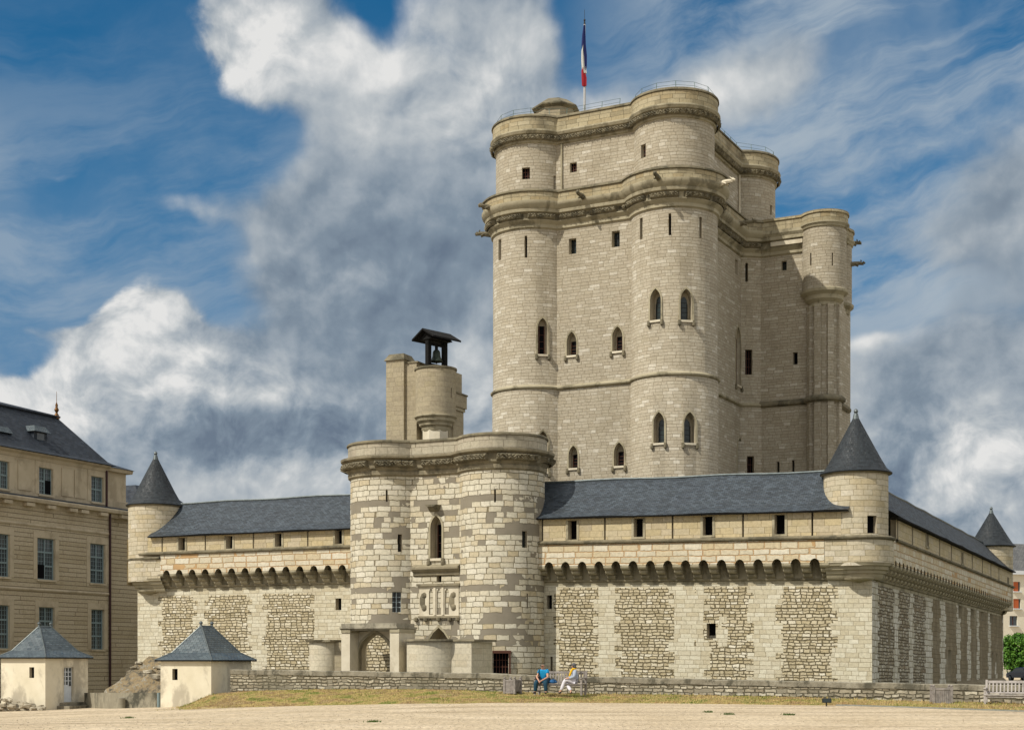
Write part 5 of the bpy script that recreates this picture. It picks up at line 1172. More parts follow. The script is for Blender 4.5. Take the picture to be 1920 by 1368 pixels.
# ================================================================== HUTS
def hut(px_c,Yc,px_l,px_r,y_eave,y_apex,label,z_base,win,ridge,door=None,over=.20):
    X=(px_c-CX)/F_PX*Yc; fr0=Fr((X,Yc),(F.a.x,F.a.y),(F.n.x,F.n.y)); fr1=Fr((X,Yc),(-F.n.x,-F.n.y),(-F.a.x,-F.a.y))
    w0=fr0.hit(px_l,0)[0]; w1=fr1.hit(px_r,0)[0]; ze=Zat(y_eave,Yc); za=Zat(y_apex,Yc)
    t=thing('stone_hut',(X,Yc,z_base),label,'hut','huts by the moat')
    h0=[hole_px(fr0,0,*win,.25)]
    h1=[hole_px(fr1,0,*door,.22)] if door else []
    panel(fr0,0,w0,-3,ze,0,h0).build('front_wall',['plaster','plaster','reveal'],t)
    panel(fr1,0,w1,-3,ze,0,h1).build('side_wall',['plaster','plaster','plaster'],t)
    B=Fr(fr1.P(w1,0,0)[:2],(F.a.x,F.a.y),(-F.n.x,-F.n.y)); panel(B,0,w0,-3,ze,0,[]).build('rear_wall',['plaster','plaster','plaster'],t)
    L=Fr(fr0.P(w0,0,0)[:2],(-F.n.x,-F.n.y),(F.a.x,F.a.y)); panel(L,0,w1,-3,ze,0,[]).build('side_wall',['plaster','plaster','plaster'],t)
    backs(fr0,0,h0,t)
    # bell-cast hipped roof with a short ridge running away from the viewer
    loc=lambda s_,o_,z: fr0.P(s_,-o_,z)
    cx_=w0/2; r0=w1/2-ridge/2; r1_=w1/2+ridge/2
    levels=[(0,ze-.02,-over),(1,ze+.30,.42),(2,za,None)]
    def ring(k):
        if k==0: e=-over; return [loc(e,e,ze-.01),loc(w0-e,e,ze-.01),loc(w0-e,w1-e,ze-.01),loc(e,w1-e,ze-.01)]
        if k==1: e=.38; z=ze+.34; return [loc(e,e,z),loc(w0-e,e,z),loc(w0-e,w1-e,z),loc(e,w1-e,z)]
        g=.04; return [loc(cx_-g,r0,za),loc(cx_+g,r0,za),loc(cx_+g,r1_,za),loc(cx_-g,r1_,za)]
    mb=MB(); rg_=[ring(0),ring(1),ring(2)]
    for A,B_ in zip(rg_,rg_[1:]):
        for i in range(4): j=(i+1)%4; mb.face([A[i],A[j],B_[j],B_[i]])
    mb.face(rg_[2]); rf=mb.build('roof','slate_hut',t)
    mb=MB(); mb.prism([(p[0],p[1],p[2]-.07) for p in rg_[0]],[(p[0],p[1],p[2]-.004) for p in rg_[0]]); mb.build('eave','timber',t)
    mb=MB()
    for i in range(4): mb.tube([rg_[0][i],rg_[1][i],rg_[2][i]],.035,5)
    mb.tube([loc(cx_,r0,za+.01),loc(cx_,r1_,za+.01)],.05,5); mb.build('hip_lead','lead',rf)
    for r_ in (r0,r1_):
        p=loc(cx_,r_,za); mb=MB(); mb.lathe(p[0],p[1],[(.09,za-.05),(.05,za+.10),(.10,za+.16),(.08,za+.23),(0,za+.27)],10); mb.build('finial','lead',rf,smooth=True)
    if door:
        h=h1[0]; g=MB(); zz_=h[2]; hh=h[3]-h[2]; ww_=h[1]-h[0]
        g.box(h[0]+.003,h[1]-.003,-.20,-.15,h[2]+.003,h[2]+hh*.48,fr1.f()); d_=g.build('door','white',t)
        g=MB(); g.box(h[0]+.003,h[1]-.003,-.20,-.17,h[2]+hh*.481,h[3]-.003,fr1.f()); g.build('door_glass','glass_pav',d_)
        g=MB()
        for k in range(4): x=h[0]+ww_*k/3; g.box(max(h[0],x-.03)+.003,min(h[1],x+.03)-.003,-.165,-.13,h[2]+hh*.48,h[3]-.01,fr1.f())
        for k in range(5): z=h[2]+hh*(.48+.51*k/4); g.box(h[0]+.004,h[1]-.004,-.166,-.14,z-.02,z+.02,fr1.f())
        g.build('door_bars','white',d_)
        g=MB(); g.box(h[1]-.2,h[1]-.12,-.148,-.08,h[2]+.85,h[2]+.93,fr1.f()); g.build('handle','iron',d_)
        for k in range(2): g=MB(); g.box(h[0]-.35-.2*k,h[1]+.6+.35*k,.003,.45+.4*(k),-1.5,h[2]-.02-.17*k if k==0 else h[2]-.19,fr1.f()) ; g.build('door_step','lowcap',t)
    return t
hut(396,72,301,471,1236,1172,'cream rendered hut with steep slate roof, half buried in the grass bank',-.6,(323,333,1253,1274),.9)
hut(85,78,2,165,1231,1173,'cream rendered hut with white glazed door, left of the stained wall',-.8,(55,64,1250,1270),.9,(120,138,1250,1315))
# rubble heap by hut one
mb=MB(); rg=random.Random(5); M['rock']=plain('rubble_stone',(.28,.24,.17),(.50,.45,.35),2,.95,.05,(.12,.10,.07),.5,1.2)
rk=thing('rubble_pile',hz(20,1320,77),'heap of broken pale stones against the foot of the left hut','rubble heap')
def stones(parent,pts,mat,name='stone'):
    for (p,r_) in pts:
        m_=MB(); m_.blob(p,r_,0,6,(1.4,1.0,.65)); o=m_.build(name,mat,parent)
        for v_ in o.data.vertices: v_.co=o.data.vertices[v_.index].co+Vector([(rg.random()-.5)*r_*.6 for _ in range(3)])
pts=[]
for i in range(60):
    px=-10+rg.random()*92; Y=77.6-rg.random()*.9 - (px-85)*-.0; Y=78*(85+5141)/(px+5141)-.25-rg.random()*.7; hgt=max(0,.9-(px+10)/92*.75)*rg.random()
    q=hz(px,1300,Y); pts.append(((q[0],q[1],gz(q[0],q[1])+.04+hgt*.8),.08+.12*rg.random()))
stones(rk,pts,'rock')
# earth and rubble mound under the left castle corner
def moundz(s_,o_):
    dx_=max(0,s_-sW,0); dy_=max(0,o_); d_=math.hypot(max(0,s_-(sW-1.0)),dy_*.8)
    h=2.1-1.05*d_ - .12*max(0,(sW-1.0)-s_); n_=.35*math.sin(s_*2.1+o_)*math.sin(o_*2.7-s_*.6)+.22*math.sin(s_*5.3)*math.sin(o_*4.1)
    return max(-7.6,h+n_*clamp(d_/1.5))
mb=MB(); S_=[sW-9+i*.4 for i in range(56)]; O_=[-3+i*.4 for i in range(36)]
for j in range(len(O_)-1):
    for i in range(len(S_)-1):
        q=[F.P(S_[a],O_[b_],moundz(S_[a],O_[b_])) for a,b_ in ((i,j),(i+1,j),(i+1,j+1),(i,j+1))]
        if all(p[2]<-7.4 for p in q): continue
        if max(S_[i],S_[i+1])<sW-.1 and O_[j+1]<=.0: continue
        mb.face(q)
m,n,b=newmat('earth_and_rubble'); o=n.coord('Object')
c=n.ramp(n.noise(o,1.6,8,.75),[(.36,(.10,.09,.065)),(.44,(.22,.19,.14)),(.52,(.38,.28,.15)),(.58,(.30,.27,.21)),(.68,(.58,.53,.43))])
n.put(b.inputs['Base Color'],c); n.put(b.inputs['Normal'],n.bump(n.noise(o,3,7,.7),1,.35)); b.inputs['Roughness'].default_value=1; M['earth']=m
prop(mb.build('earth_mound','earth',None,smooth=True),kind='structure')
rp=thing('rubble_pile',F.P(sW,1.0,1.5),'large pale boulders heaped at the foot of the left castle corner','rubble heap')
pts=[]
for i in range(26):
    s_=sW-3+rg.random()*5.0; o_=.2+rg.random()*1.6; p=F.P(s_,o_,moundz(s_,o_)+.05); pts.append((p,.12+.26*rg.random()**2))
stones(rp,pts,'rock','boulder')

# ================================================================== PAVILION (left)
YP=128.0; V=Fr(((207-CX)/F_PX*YP,YP),(-.4171,-.9089),(.9089,-.4171))
pv=thing('pavilion_building',V.P(10,-5,-7.5),'large stone pavilion with rusticated walls, dark slate roof and blue-grey windows at the left edge','building')
zV=lambda py,px: V.sz(px,py,0)[1]
zCor=zV(957,200); zEave=zV(873,204)
wins=[]
for (a,b_,y0,y1) in ((171,194,890,939),(73,99,877,927),(-10,17,868,917)): wins.append(('a',hole_px(V,-.35,a,b_,y0,y1,.3)))
low=[]
for (a,b_,y0,y1) in ((169,197,1018,1092),(70,103,1009,1087),(-15,18,1002,1080),(171,195,1142,1217),(73,102,1137,1216),(-15,18,1135,1214)): low.append(hole_px(V,0,a,b_,y0,y1,.3))
lev=lambda hs: None
def align(hs):
    z0_=sum(h[2] for h in hs)/len(hs); z1_=sum(h[3] for h in hs)/len(hs)
    for h in hs: h[2]=z0_; h[3]=z1_
up=[w_[1] for w_ in wins]; align(up); align(low[:3]); align(low[3:])
SEnd=26; dS=low[1][0]-low[0][0]
for grp in (up,low[:3],low[3:]):
    h=grp[2]; d_=grp[2][0]-grp[1][0]; nh=[h[0]+d_,h[1]+d_,h[2],h[3],h[4]]; (up if grp is up else low).append(nh)
panel(V,0,SEnd,-7.5,zCor,0,low).build('wall',['pav','pav','pavsmooth'],pv)
panel(V,0,SEnd,zCor,zEave,-.35,up).build('attic_wall',['pavsmooth','pavsmooth','pavsmooth'],pv)
def pwin(h,off,rows_,open_=None):
    mb=MB(); mb.box(h[0]+.003,h[1]-.003,off-.28,off-.25,h[2]+.003,h[3]-.003,V.f()); g=mb.build('window','glass_pav',pv)
    mb=MB(); w_=h[1]-h[0]; hh=h[3]-h[2]
    for x in (h[0]+.06,(h[0]+h[1])/2,h[1]-.06): mb.box(x-.06,x+.06,off-.24,off-.17,h[2]+.003,h[3]-.003,V.f())
    for k in range(rows_+1): z=h[2]+hh*k/rows_; mb.box(h[0]+.003,h[1]-.003,off-.245,off-.165,max(h[2]+.003,z-.07),min(h[3]-.003,z+.07),V.f())
    mb.build('window_frame','bluewood',g)
    mb=MB()
    for k in range(1,6):
        x=h[0]+w_*k/6; mb.box(x-.015,x+.015,off-.247,off-.215,h[2]+.01,h[3]-.01,V.f())
    for k in range(1,rows_*3): z=h[2]+hh*k/(rows_*3); mb.box(h[0]+.01,h[1]-.01,off-.246,off-.214,z-.015,z+.015,V.f())
    mb.build('glazing_bars','bluewood',g)
    if open_:
        mb=MB(); x0=h[0]+.1 if open_[0]=='r' else (h[0]+h[1])/2+.06; x1=(h[0]+h[1])/2-.06 if open_[0]=='r' else h[1]-.1
        mb.box(x0,x1,off-.16,off-.15,h[2]+.08,h[2]+hh*open_[1],V.f()); mb.build('open_casement','dark',g)
    mb=MB(); mb.box(h[0]-.1,h[1]+.1,off+.003,off+.12,h[2]-.16,h[2]-.01,V.f()); mb.build('window_sill','pavsmooth',g)
    mb=MB()
    for a,b_,c_,d_ in ((h[0]-.45,h[0]-.02,h[2],h[3]),(h[1]+.02,h[1]+.45,h[2],h[3]),(h[0]-.45,h[1]+.45,h[3]+.02,h[3]+.5)): mb.box(a,b_,off+.002,off+.035,c_,d_,V.f())
    mb.build('window_surround','pavsmooth',g)
for i,h in enumerate(up): pwin(h,-.35,2,('r',.55) if i==1 else (('l',.55) if i==2 else None))
for i,h in enumerate(low): pwin(h,0,3,('l',.36) if i==1 else None)
# attic panels
for i,(a,b_) in enumerate(((115,137),(139,160),(33,58))):
    s0_=V.hit(b_,-.35)[0]; s1_=V.hit(a,-.35)[0]; mb=MB(); mb.box(s0_,s1_,-.346,-.28,up[0][2]+.1,up[0][3]+.25,V.f()); mb.build('attic_panel','pavsmooth',pv)
sE=-14
def vstrip(name,mat,s0_,s1_,prof): mb=MB(); mb.prism([V.P(s0_,o_,z) for o_,z in prof],[V.P(s1_,o_,z) for o_,z in prof]); return mb.build(name,mat,pv)
vstrip('cornice','pavsmooth',sE,SEnd,[(-.4,zCor-.55),(.03,zCor-.55),(.12,zCor-.25),(.55,zCor-.18),(.62,zCor+.05),(.55,zCor+.16),(-.4,zCor+.16)])
vstrip('cornice_flashing','slate_pav',sE,SEnd,[(-.38,zCor+.162),(.56,zCor+.164),(.5,zCor+.25),(-.345,zCor+.42)])
for px in (232,193,157,136,95,55,13,-28):
    s_=V.hit(px,.3)[0]; mb=MB(); mb.box(s_-.45,s_+.45,.03,.50,zCor-.52,zCor-.25,V.f()); mb.build('bracket','pavsmooth',pv)
vstrip('eave_cornice','pavsmooth',-.02,SEnd,[(-.6,zEave-.5),(-.3,zEave-.5),(-.2,zEave-.25),(.05,zEave-.12),(.08,zEave),(-.6,zEave)])
for py in (1113,1000): z_=zV(py,200); vstrip('string_course','pavsmooth',-.0,SEnd,[(-.1,z_-.12),(.06,z_-.1),(.1,z_),(.06,z_+.12),(-.1,z_+.14)])
# link block right of the down pipe
panel(V,-14,0,-7.5,zCor,-.45,[]).build('link_wall',['pav','pav','pavsmooth'],pv)
sLk=V.hit(236,-.8)[0]; panel(V,sLk,0,zCor,zEave,-.8,[]).build('link_attic',['pavsmooth']*3,pv)
mb=MB(); mb.box(sLk-.02,sLk+.6,-6,-.82,zCor,zEave,V.f()); mb.build('link_attic_end','pavsmooth',pv)
vstrip('attic_plinth','pavsmooth',sLk-.4,0,[(-.9,zCor+.17),(-.55,zCor+.17),(-.55,zCor+1.0),(-.79,zCor+1.1),(-.9,zCor+1.1)])
# roofs
def vroof(name,s_hip,zb_,steps,smax,mat='slate_pav'):
    mb=MB()
    for (e0,z0_,h0),(e1,z1_,h1) in zip(steps,steps[1:]):
        A,B_,C_,D_=V.P(s_hip+h0,-e0,z0_),V.P(smax,-e0,z0_),V.P(smax,-e1,z1_),V.P(s_hip+h1,-e1,z1_); mb.face([A,B_,C_,D_])
        W=18; A2,D2=V.P(s_hip+h0,-W+e0,z0_),V.P(s_hip+h1,-W+e1,z1_); mb.face([A,A2,D2,D_])
        mb.face([A2,V.P(smax,-W+e0,z0_),V.P(smax,-W+e1,z1_),D2])
    return mb.build(name,mat,pv)
zB=Zat(783,126.5); zR=zB+1.75
rfv=vroof('roof',0.0,zEave,[(-.35,zEave+.02,-.4),(.25,zEave+.35,.05),(3.4,zB,2.6),(3.25,zB+.12,2.45),(3.3,zB+.22,2.5),(9.0,zR,5.5)],SEnd)
fbp=V.P(2.7,-3.5,0); mb=MB(); z0_=zB+.2; mb.lathe(fbp[0],fbp[1],[(.26,z0_-.2),(.2,z0_+.1),(.08,z0_+.3),(.20,z0_+.55),(.09,z0_+.8),(.12,z0_+.95),(.025,z0_+1.2),(.015,z0_+2.1),(0,z0_+2.15)],14); mb.build('finial','gold',rfv,smooth=True)
mb=MB(); mb.prism([V.P(sLk-.4,-.4,zEave-.32),V.P(0,-.4,zEave-.32),V.P(0,-6,zEave-.32),V.P(sLk-.4,-6,zEave-.32)],[V.P(sLk-.4,-.3,zEave-.03),V.P(0,-.3,zEave-.03),V.P(0,-6,zEave-.03),V.P(sLk-.4,-6,zEave-.03)]); mb.build('link_cornice','pavsmooth',pv)
mb=MB(); mb.prism([V.P(-.1,-.2,zEave-.02),V.P(sLk-.5,-.2,zEave-.02),V.P(sLk-.5,-7,zEave-.02),V.P(-.1,-7,zEave-.02)],[V.P(-.1,-1.6,zEave+.5),V.P(sLk+.9,-1.6,zEave+.5),V.P(sLk+.9,-6,zEave+.5),V.P(-.1,-6,zEave+.5)]); mb.build('link_roof','slate_pav',pv)
for (px,y0,y1,w_) in ((75,800,834,26),(4,800,832,28)):
    s_=V.hit(px,-1.2)[0]; zc=Zat(y1,V.hit(px,-1.2)[1]); zt=Zat(y0,V.hit(px,-1.2)[1]); hw=.75
    dm=MB(); dm.box(s_-hw,s_+hw,-3.2,-1.15,zc,zt-.45,V.f()); d_=dm.build('dormer','slate_pav',pv)
    dm=MB(); dm.prism([V.P(s_-hw-.2,-.9,zt-.44),V.P(s_+hw+.2,-.9,zt-.44),V.P(s_+hw-.1,-1.2,zt+.05),V.P(s_-hw+.1,-1.2,zt+.05)],[V.P(s_-hw-.2,-3.6,zt-.44),V.P(s_+hw+.2,-3.6,zt-.44),V.P(s_+hw-.1,-3.6,zt+.05),V.P(s_-hw+.1,-3.6,zt+.05)]); dm.build('dormer_roof','slate_hut',d_)
    dm=MB(); dm.box(s_-.42,s_+.42,-1.148,-1.13,zc+.15,zt-.55,V.f()); dm.build('dormer_window','glass_pav',d_)
s_,Y_=V.hit(208,.2); q=V.P(s_,.12,0); mb=MB(); mb.tube([(q[0],q[1],-7),(q[0],q[1],zCor-.2)],.10,8); mb.tube([V.P(s_,-.25,zCor+.2),V.P(s_,-.25,zEave-.4)],.10,8); mb.build('down_pipe','redpipe',pv)
# wing behind with a dark hipped roof
wg=thing('slate_roofed_wing',V.P(-20,-5,-7.5),'dark roofed wing just visible between the pavilion and the left turret','building')
mb=MB(); mb.box(-16,-7,-10,-2.0,-7.5,Zat(968,136),V.f()); mb.build('wall','pavsmooth',wg)
za=Zat(968,136); mb=MB(); mb.prism([V.P(-6.6,-1.6,za),V.P(-17,-1.6,za),V.P(-17,-10,za),V.P(-6.6,-10,za)],[V.P(-9.5,-5,za+3.2),V.P(-14,-5,za+3.2),V.P(-14,-7,za+3.2),V.P(-9.5,-7,za+3.2)]); mb.build('roof','slate_pav',wg)

# ================================================================== FAR RIGHT BACKGROUND
ap=thing('apartment_building',(70,205,-.35),'cream apartment block with grey roof and orange shutters beyond the far castle corner','building')
AX=Fr(((1880-CX)/F_PX*200,200),(.95,.31),(.31,-.95))
H_=[]
aw=[(1900,1913,1090,1108),(1900,1914,1122,1140),(1893,1908,1154,1172)]
for (a,b_,y0,y1) in aw: H_.append(hole_px(AX,0,a,b_,y0,y1,.25))
for i in range(1,6):
    for h in list(H_[:3]): H_.append([h[0]+i*3.4,h[1]+i*3.4,h[2],h[3],.25])
panel(AX,-1,24,-.35,Zat(1076,200),0,H_).build('wall',['cream','cream','cream'],ap)
for h in H_:
    mb=MB(); mb.box(h[0],h[1],-.24,-.2,h[2]+.002,h[3]-.002,AX.f()); g=mb.build('window','glass_pav',ap)
    if h[3]>H_[2][3]+.2: mb=MB(); mb.box(h[0]+.02,h[0]+(h[1]-h[0])*.75,-.12,-.08,h[2]+.01,h[3]-.01,AX.f()); mb.build('shutter','shutter',g)
    else: mb=MB(); mb.box((h[0]+h[1])/2-.04,(h[0]+h[1])/2+.04,-.19,-.15,h[2]+.01,h[3]-.01,AX.f()); mb.build('window_frame','redwood',g)
    mb=MB(); mb.box(h[0]-.1,h[1]+.1,.003,.3,h[2]-.12,h[2]-.01,AX.f()); mb.build('window_sill','white',g)
mb=MB(); mb.box(-1.6,24.5,-12,.5,Zat(1076,200)+.002,Zat(1069,200),AX.f()); mb.build('cornice','white',ap)
ze=Zat(1069,200); zr_=Zat(1019,203); mb=MB(); mb.prism([AX.P(-1.4,.4,ze+.004),AX.P(24.3,.4,ze+.004),AX.P(24.3,-11,ze+.004),AX.P(-1.4,-11,ze+.004)],[AX.P(.2,-2.0,zr_),AX.P(22,-2.0,zr_),AX.P(22,-9,zr_),AX.P(.2,-9,zr_)]); mb.build('roof',slate('grey_tiles',(.12,.125,.13),(.17,.17,.175),.4,.25,.8),ap)
mb=MB(); mb.box(-1,24,-11,-10.5,-.35,Zat(1076,200),AX.f()); mb.box(-1,-.6,-11,-.01,-.35,Zat(1076,200),AX.f()); mb.build('rear_wall','cream',ap)
# trimmed tree in front of the apartment block
m,n,b=newmat('lime_leaves'); oi=n.n.new('ShaderNodeObjectInfo'); o=n.coord('Object')
n.put(b.inputs['Base Color'],n.ramp(n.white(n.vm('FLOOR',n.vm('MULTIPLY',o,(2.5,2.5,2.5)))),[(0,(.035,.10,.012)),(.5,(.07,.18,.02)),(1,(.13,.27,.035))])); b.inputs['Roughness'].default_value=.6; M['leaf']=m
rg=random.Random(9)
def tree(x,y,label,zc0,zc1,rx):
    t=thing('pleached_tree',(x,y,-.35),label,'tree','clipped trees beyond the castle')
    mb=MB(); mb.tube([(x,y,-.4),(x+.05,y,.8),(x,y,zc0+1.5),(x+.1,y,zc1-.8)],[.22,.17,.14,.05],7)
    for k in range(7):
        a=rg.random()*6.28; zz_=zc0+.3+rg.random()*1.5; mb.tube([(x,y,zz_-.4),(x+math.cos(a)*rx*.7,y+math.sin(a)*rx*.6,zz_+1.0)],[.08,.02],5)
    mb.build('trunk','bark',t)
    mb=MB()
    for _ in range(7500):
        u_,v_,w__=[rg.uniform(-1,1) for _ in range(3)]
        q=(abs(u_)**3+abs(v_)**3+abs(w__)**4)**(1/3.4)
        if q>1.03 or q<.55 and rg.random()<.7: continue
        px_=x+u_*rx*(1+.1*math.sin(w__*7+u_*4)); py_=y+v_*rx*.9; pz_=(zc0+zc1)/2+w__*(zc1-zc0)/2*(1+.08*math.sin(u_*9+v_*5))
        s_=.10+.12*rg.random(); a=Vector([rg.uniform(-1,1) for _ in range(3)]).normalized(); b2=a.cross(Vector([rg.uniform(-1,1) for _ in range(3)])).normalized()
        c_=Vector((px_,py_,pz_)); mb.v+=[tuple(c_-a*s_),tuple(c_+b2*s_*.6),tuple(c_+a*s_),tuple(c_-b2*s_*.6)]; k=len(mb.v); mb.f.append((k-4,k-3,k-2,k-1)); mb.uv.append([(0,0),(1,0),(1,1),(0,1)]); mb.mi.append(0)
    mb.build('crown','leaf',t,weld=False)
tree((1917-CX)/F_PX*158,158,'clipped bright green tree beside the far right castle corner',.55,Zat(1188,158),2.1)
tree((1988-CX)/F_PX*158,158,'second clipped green tree further right, mostly outside the picture',.5,Zat(1190,158),2.0)
# parked car
cx_,cy_=(1922-CX)/F_PX*150,150.0; zc=-.35
car=thing('parked_car',(cx_,cy_,zc),'dark blue car parked under the clipped tree at the right edge','car')
M['carpaint']=flat('dark_blue_car_paint',(.012,.022,.05),.25,.2,.6); M['lamp']=flat('headlamp_glass',(.6,.6,.6),.15); M['rubber']=flat('tyre_rubber',(.015,.015,.015),.8)
prof=[(-2.0,.35),(-2.05,.7),(-1.9,.85),(-1.1,.95),(-.55,1.38),(.75,1.42),(1.45,1.0),(2.0,.92),(2.08,.6),(2.0,.35)]
g1_=Vector((.25,-.97,0)); g2_=Vector((.97,.25,0)); cf=lambda x,y,z: (cx_+g1_.x*x+g2_.x*y,cy_+g1_.y*x+g2_.y*y,zc+z)
mb=MB(); rings=[]
for y,sc_ in ((-.86,.90),(-.80,1.0),(.80,1.0),(.86,.90)): rings.append([cf(a*(.98 if abs(y)>.82 else 1),y*(.86 if b_>1.2 else 1),b_ if sc_==1 else .35+(b_-.35)*.92) for a,b_ in prof])
for A,B_ in zip(rings,rings[1:]):
    for k in range(len(prof)): j=(k+1)%len(prof); mb.face([A[k],A[j],B_[j],B_[k]])
mb.face(rings[0]); mb.face(rings[-1]); body=mb.build('body','carpaint',car)
mb=MB(); mb.face([cf(1.42,-.66,1.03),cf(1.42,.66,1.03),cf(.80,.58,1.41),cf(.80,-.58,1.41)]); mb.v=[(a+.0,b_-.02,c_+.012) for a,b_,c_ in mb.v]; mb.build('windscreen','glass',car)
for sy in (-1,1):
    mb=MB(); mb.face([cf(-1.0,sy*.845,.98),cf(1.25,sy*.845,1.0),cf(.7,sy*.775,1.33),cf(-.5,sy*.775,1.31)]); mb.build('side_window','glass',car)
    for x in (-1.3,1.3):
        mb=MB(); p=Vector(cf(x,sy*.74,.32)); ring=[]
        A_=[tuple(p+g1_*.32*math.cos(k*.3927)+Vector((0,0,.32*math.sin(k*.3927)))-g2_*.12) for k in range(16)]; B_=[tuple(Vector(q)+g2_*.26) for q in A_]; mb.prism(A_,B_); wl=mb.build('wheel','rubber',car)
        mb=MB(); A_=[tuple(p+g1_*.2*math.cos(k*.3927)+Vector((0,0,.2*math.sin(k*.3927)))+g2_*sy*.145) for k in range(16)]; mb.prism(A_,[tuple(Vector(q)+g2_*sy*.01) for q in A_]); mb.build('rim','lead',wl)
    mb=MB(); mb.blob(cf(2.0,sy*.62,.72),.13,0,8,(1,1,.7)); mb.build('headlight','lamp',car)

# ================================================================== BENCHES, PLANTERS, LAMP
EX=-F.a; NX=F.n     # image-right along the wall, towards the camera
def bench(px0,px1,off,pybase,label,wood='oldwood'):
    s0_,Y0=F.hit(px0,off); s1_,Y1=F.hit(px1,off); L=abs(s1_-s0_); p0=F.P(s0_,off,0); zb_=Zat(pybase,(Y0+Y1)/2)
    t=thing('park_bench',(p0[0],p0[1],zb_),label,'bench','wooden benches along the low wall')
    f=lambda x,y,z:(p0[0]+EX.x*x+NX.x*y,p0[1]+EX.y*x+NX.y*y,zb_+z)
    for x in (0.03,L-.03):
        mb=MB(); mb.box(x-.04,x+.04,.42,.50,-.05,.64,f); mb.build('leg',wood,t)
        mb=MB(); mb.prism([f(x-.04,-.02,-.05),f(x+.04,-.02,-.05),f(x+.04,.06,-.05),f(x-.04,.06,-.05)],[f(x-.04,-.14,.98),f(x+.04,-.14,.98),f(x+.04,-.07,.98),f(x-.04,-.07,.98)]); mb.build('leg',wood,t)
        mb=MB(); mb.box(x-.045,x+.045,-.10,.54,.641,.69,f); mb.build('armrest',wood,t)
        mb=MB(); mb.box(x-.02,x+.02,.02,.42,.08,.14,f); mb.build('stretcher',wood,t)
    mb=MB()
    for k in range(5): mb.box(.0,L,.02+k*.105,.02+k*.105+.085,.405,.435,f)
    mb.box(.07,L-.07,.45,.48,.33,.404,f); mb.build('seat',wood,t)
    mb=MB(); mb.box(.07,L-.07,-.13,-.09,.86,.95,f); mb.box(.07,L-.07,-.055,-.02,.47,.53,f)
    n_=int((L-.2)/.13)
    for k in range(n_+1):
        x=.13+(L-.26)*k/n_; mb.prism([f(x-.025,-.05,.53),f(x+.025,-.05,.53),f(x+.025,-.03,.53),f(x-.025,-.03,.53)],[f(x-.025,-.12,.86),f(x+.025,-.12,.86),f(x+.025,-.10,.86),f(x-.025,-.10,.86)])
    mb.build('backrest',wood,t); return t,f,L
b1,bfn,bL=bench(1010,1099,24.2,1299.5,'grey wooden slatted bench where the two people sit')
b2,_,_=bench(1848,1960,24.3,1323,'pale grey slatted bench at the right edge of the picture, empty','palewood')
def planter(px,off,pyb,w_,d_,h_,rot,label):
    s_,Y=F.hit(px,off); p=F.P(s_,off,0); zb_=Zat(pyb,Y); t=thing('planter_box',(p[0],p[1],zb_),label,'planter','square wooden planters along the wall')
    ex=Vector((math.cos(rot),math.sin(rot))); ey=Vector((-math.sin(rot),math.cos(rot))); f=lambda x,y,z:(p[0]+ex.x*x+ey.x*y,p[1]+ex.y*x+ey.y*y,zb_+z)
    for x in (-1,1):
        for y in (-1,1): mb=MB(); mb.box(x*w_/2-.05,x*w_/2+.05,y*d_/2-.05,y*d_/2+.05,-.05,h_+.04,f); mb.blob(f(x*w_/2,y*d_/2,h_+.08),.05); mb.build('post','oldwood',t)
    for y in (-1,1):
        mb=MB()
        for k in range(8): a=-w_/2+.05+(w_-.1)*k/8; mb.box(a+.004,a+(w_-.1)/8-.004,y*d_/2-.02,y*d_/2+.02,.05,h_-.08,f)
        mb.build('side_panel','oldwood',t)
        mb=MB()
        for k in range(8): a=-d_/2+.05+(d_-.1)*k/8; mb.box(y*w_/2-.02,y*w_/2+.02,a+.004,a+(d_-.1)/8-.004,.05,h_-.08,f)
        mb.build('side_panel','oldwood',t)
    mb=MB()
    for y in (-1,1): mb.box(-w_/2+.05,w_/2-.05,y*d_/2-.035,y*d_/2+.035,h_-.079,h_-.01,f); mb.box(y*w_/2-.035,y*w_/2+.035,-d_/2+.05,d_/2-.05,h_-.079,h_-.01,f); mb.box(-w_/2+.05,w_/2-.05,y*d_/2-.035,y*d_/2+.035,-.03,.049,f)
    mb.build('rail','oldwood',t); mb=MB(); mb.box(-w_/2+.02,w_/2-.02,-d_/2+.02,d_/2-.02,h_-.22,h_-.18,f); mb.build('soil','earth',t); return t
planter(961,24.2,1297.5,.50,.50,.56,R(-30),'square grey timber planter on the grass left of the occupied bench')
planter(1765,24.0,1318,.66,.66,.60,R(-8),'square grey timber planter left of the empty right hand bench')
p=hz(1550,1321,F.hit(1550,27.2)[1]); sp=thing('floodlight',(p[0],p[1],p[2]),'small dark floodlight box standing on the grass edge','floodlight')
p=(p[0],p[1],Zat(1320.5,p[1])); sp.location=p
mb=MB(); mb.prism([(p[0]-.17,p[1]-.08,p[2]+.08),(p[0]+.17,p[1]-.08,p[2]+.08),(p[0]+.17,p[1]-.03,p[2]+.25),(p[0]-.17,p[1]-.03,p[2]+.25)],[(p[0]-.15,p[1]+.12,p[2]+.10),(p[0]+.15,p[1]+.12,p[2]+.10),(p[0]+.15,p[1]+.12,p[2]+.21),(p[0]-.15,p[1]+.12,p[2]+.21)]); mb.build('housing','iron',sp)
mb=MB(); mb.box(p[0]-.02,p[0]+.02,p[1]-.0,p[1]+.04,p[2]-.08,p[2]+.09); mb.build('bracket','iron',sp)
mb=MB(); mb.face([(p[0]-.14,p[1]-.085,p[2]+.10),(p[0]+.14,p[1]-.085,p[2]+.10),(p[0]+.14,p[1]-.042,p[2]+.235),(p[0]-.14,p[1]-.042,p[2]+.235)]); mb.build('lens','glass',sp)

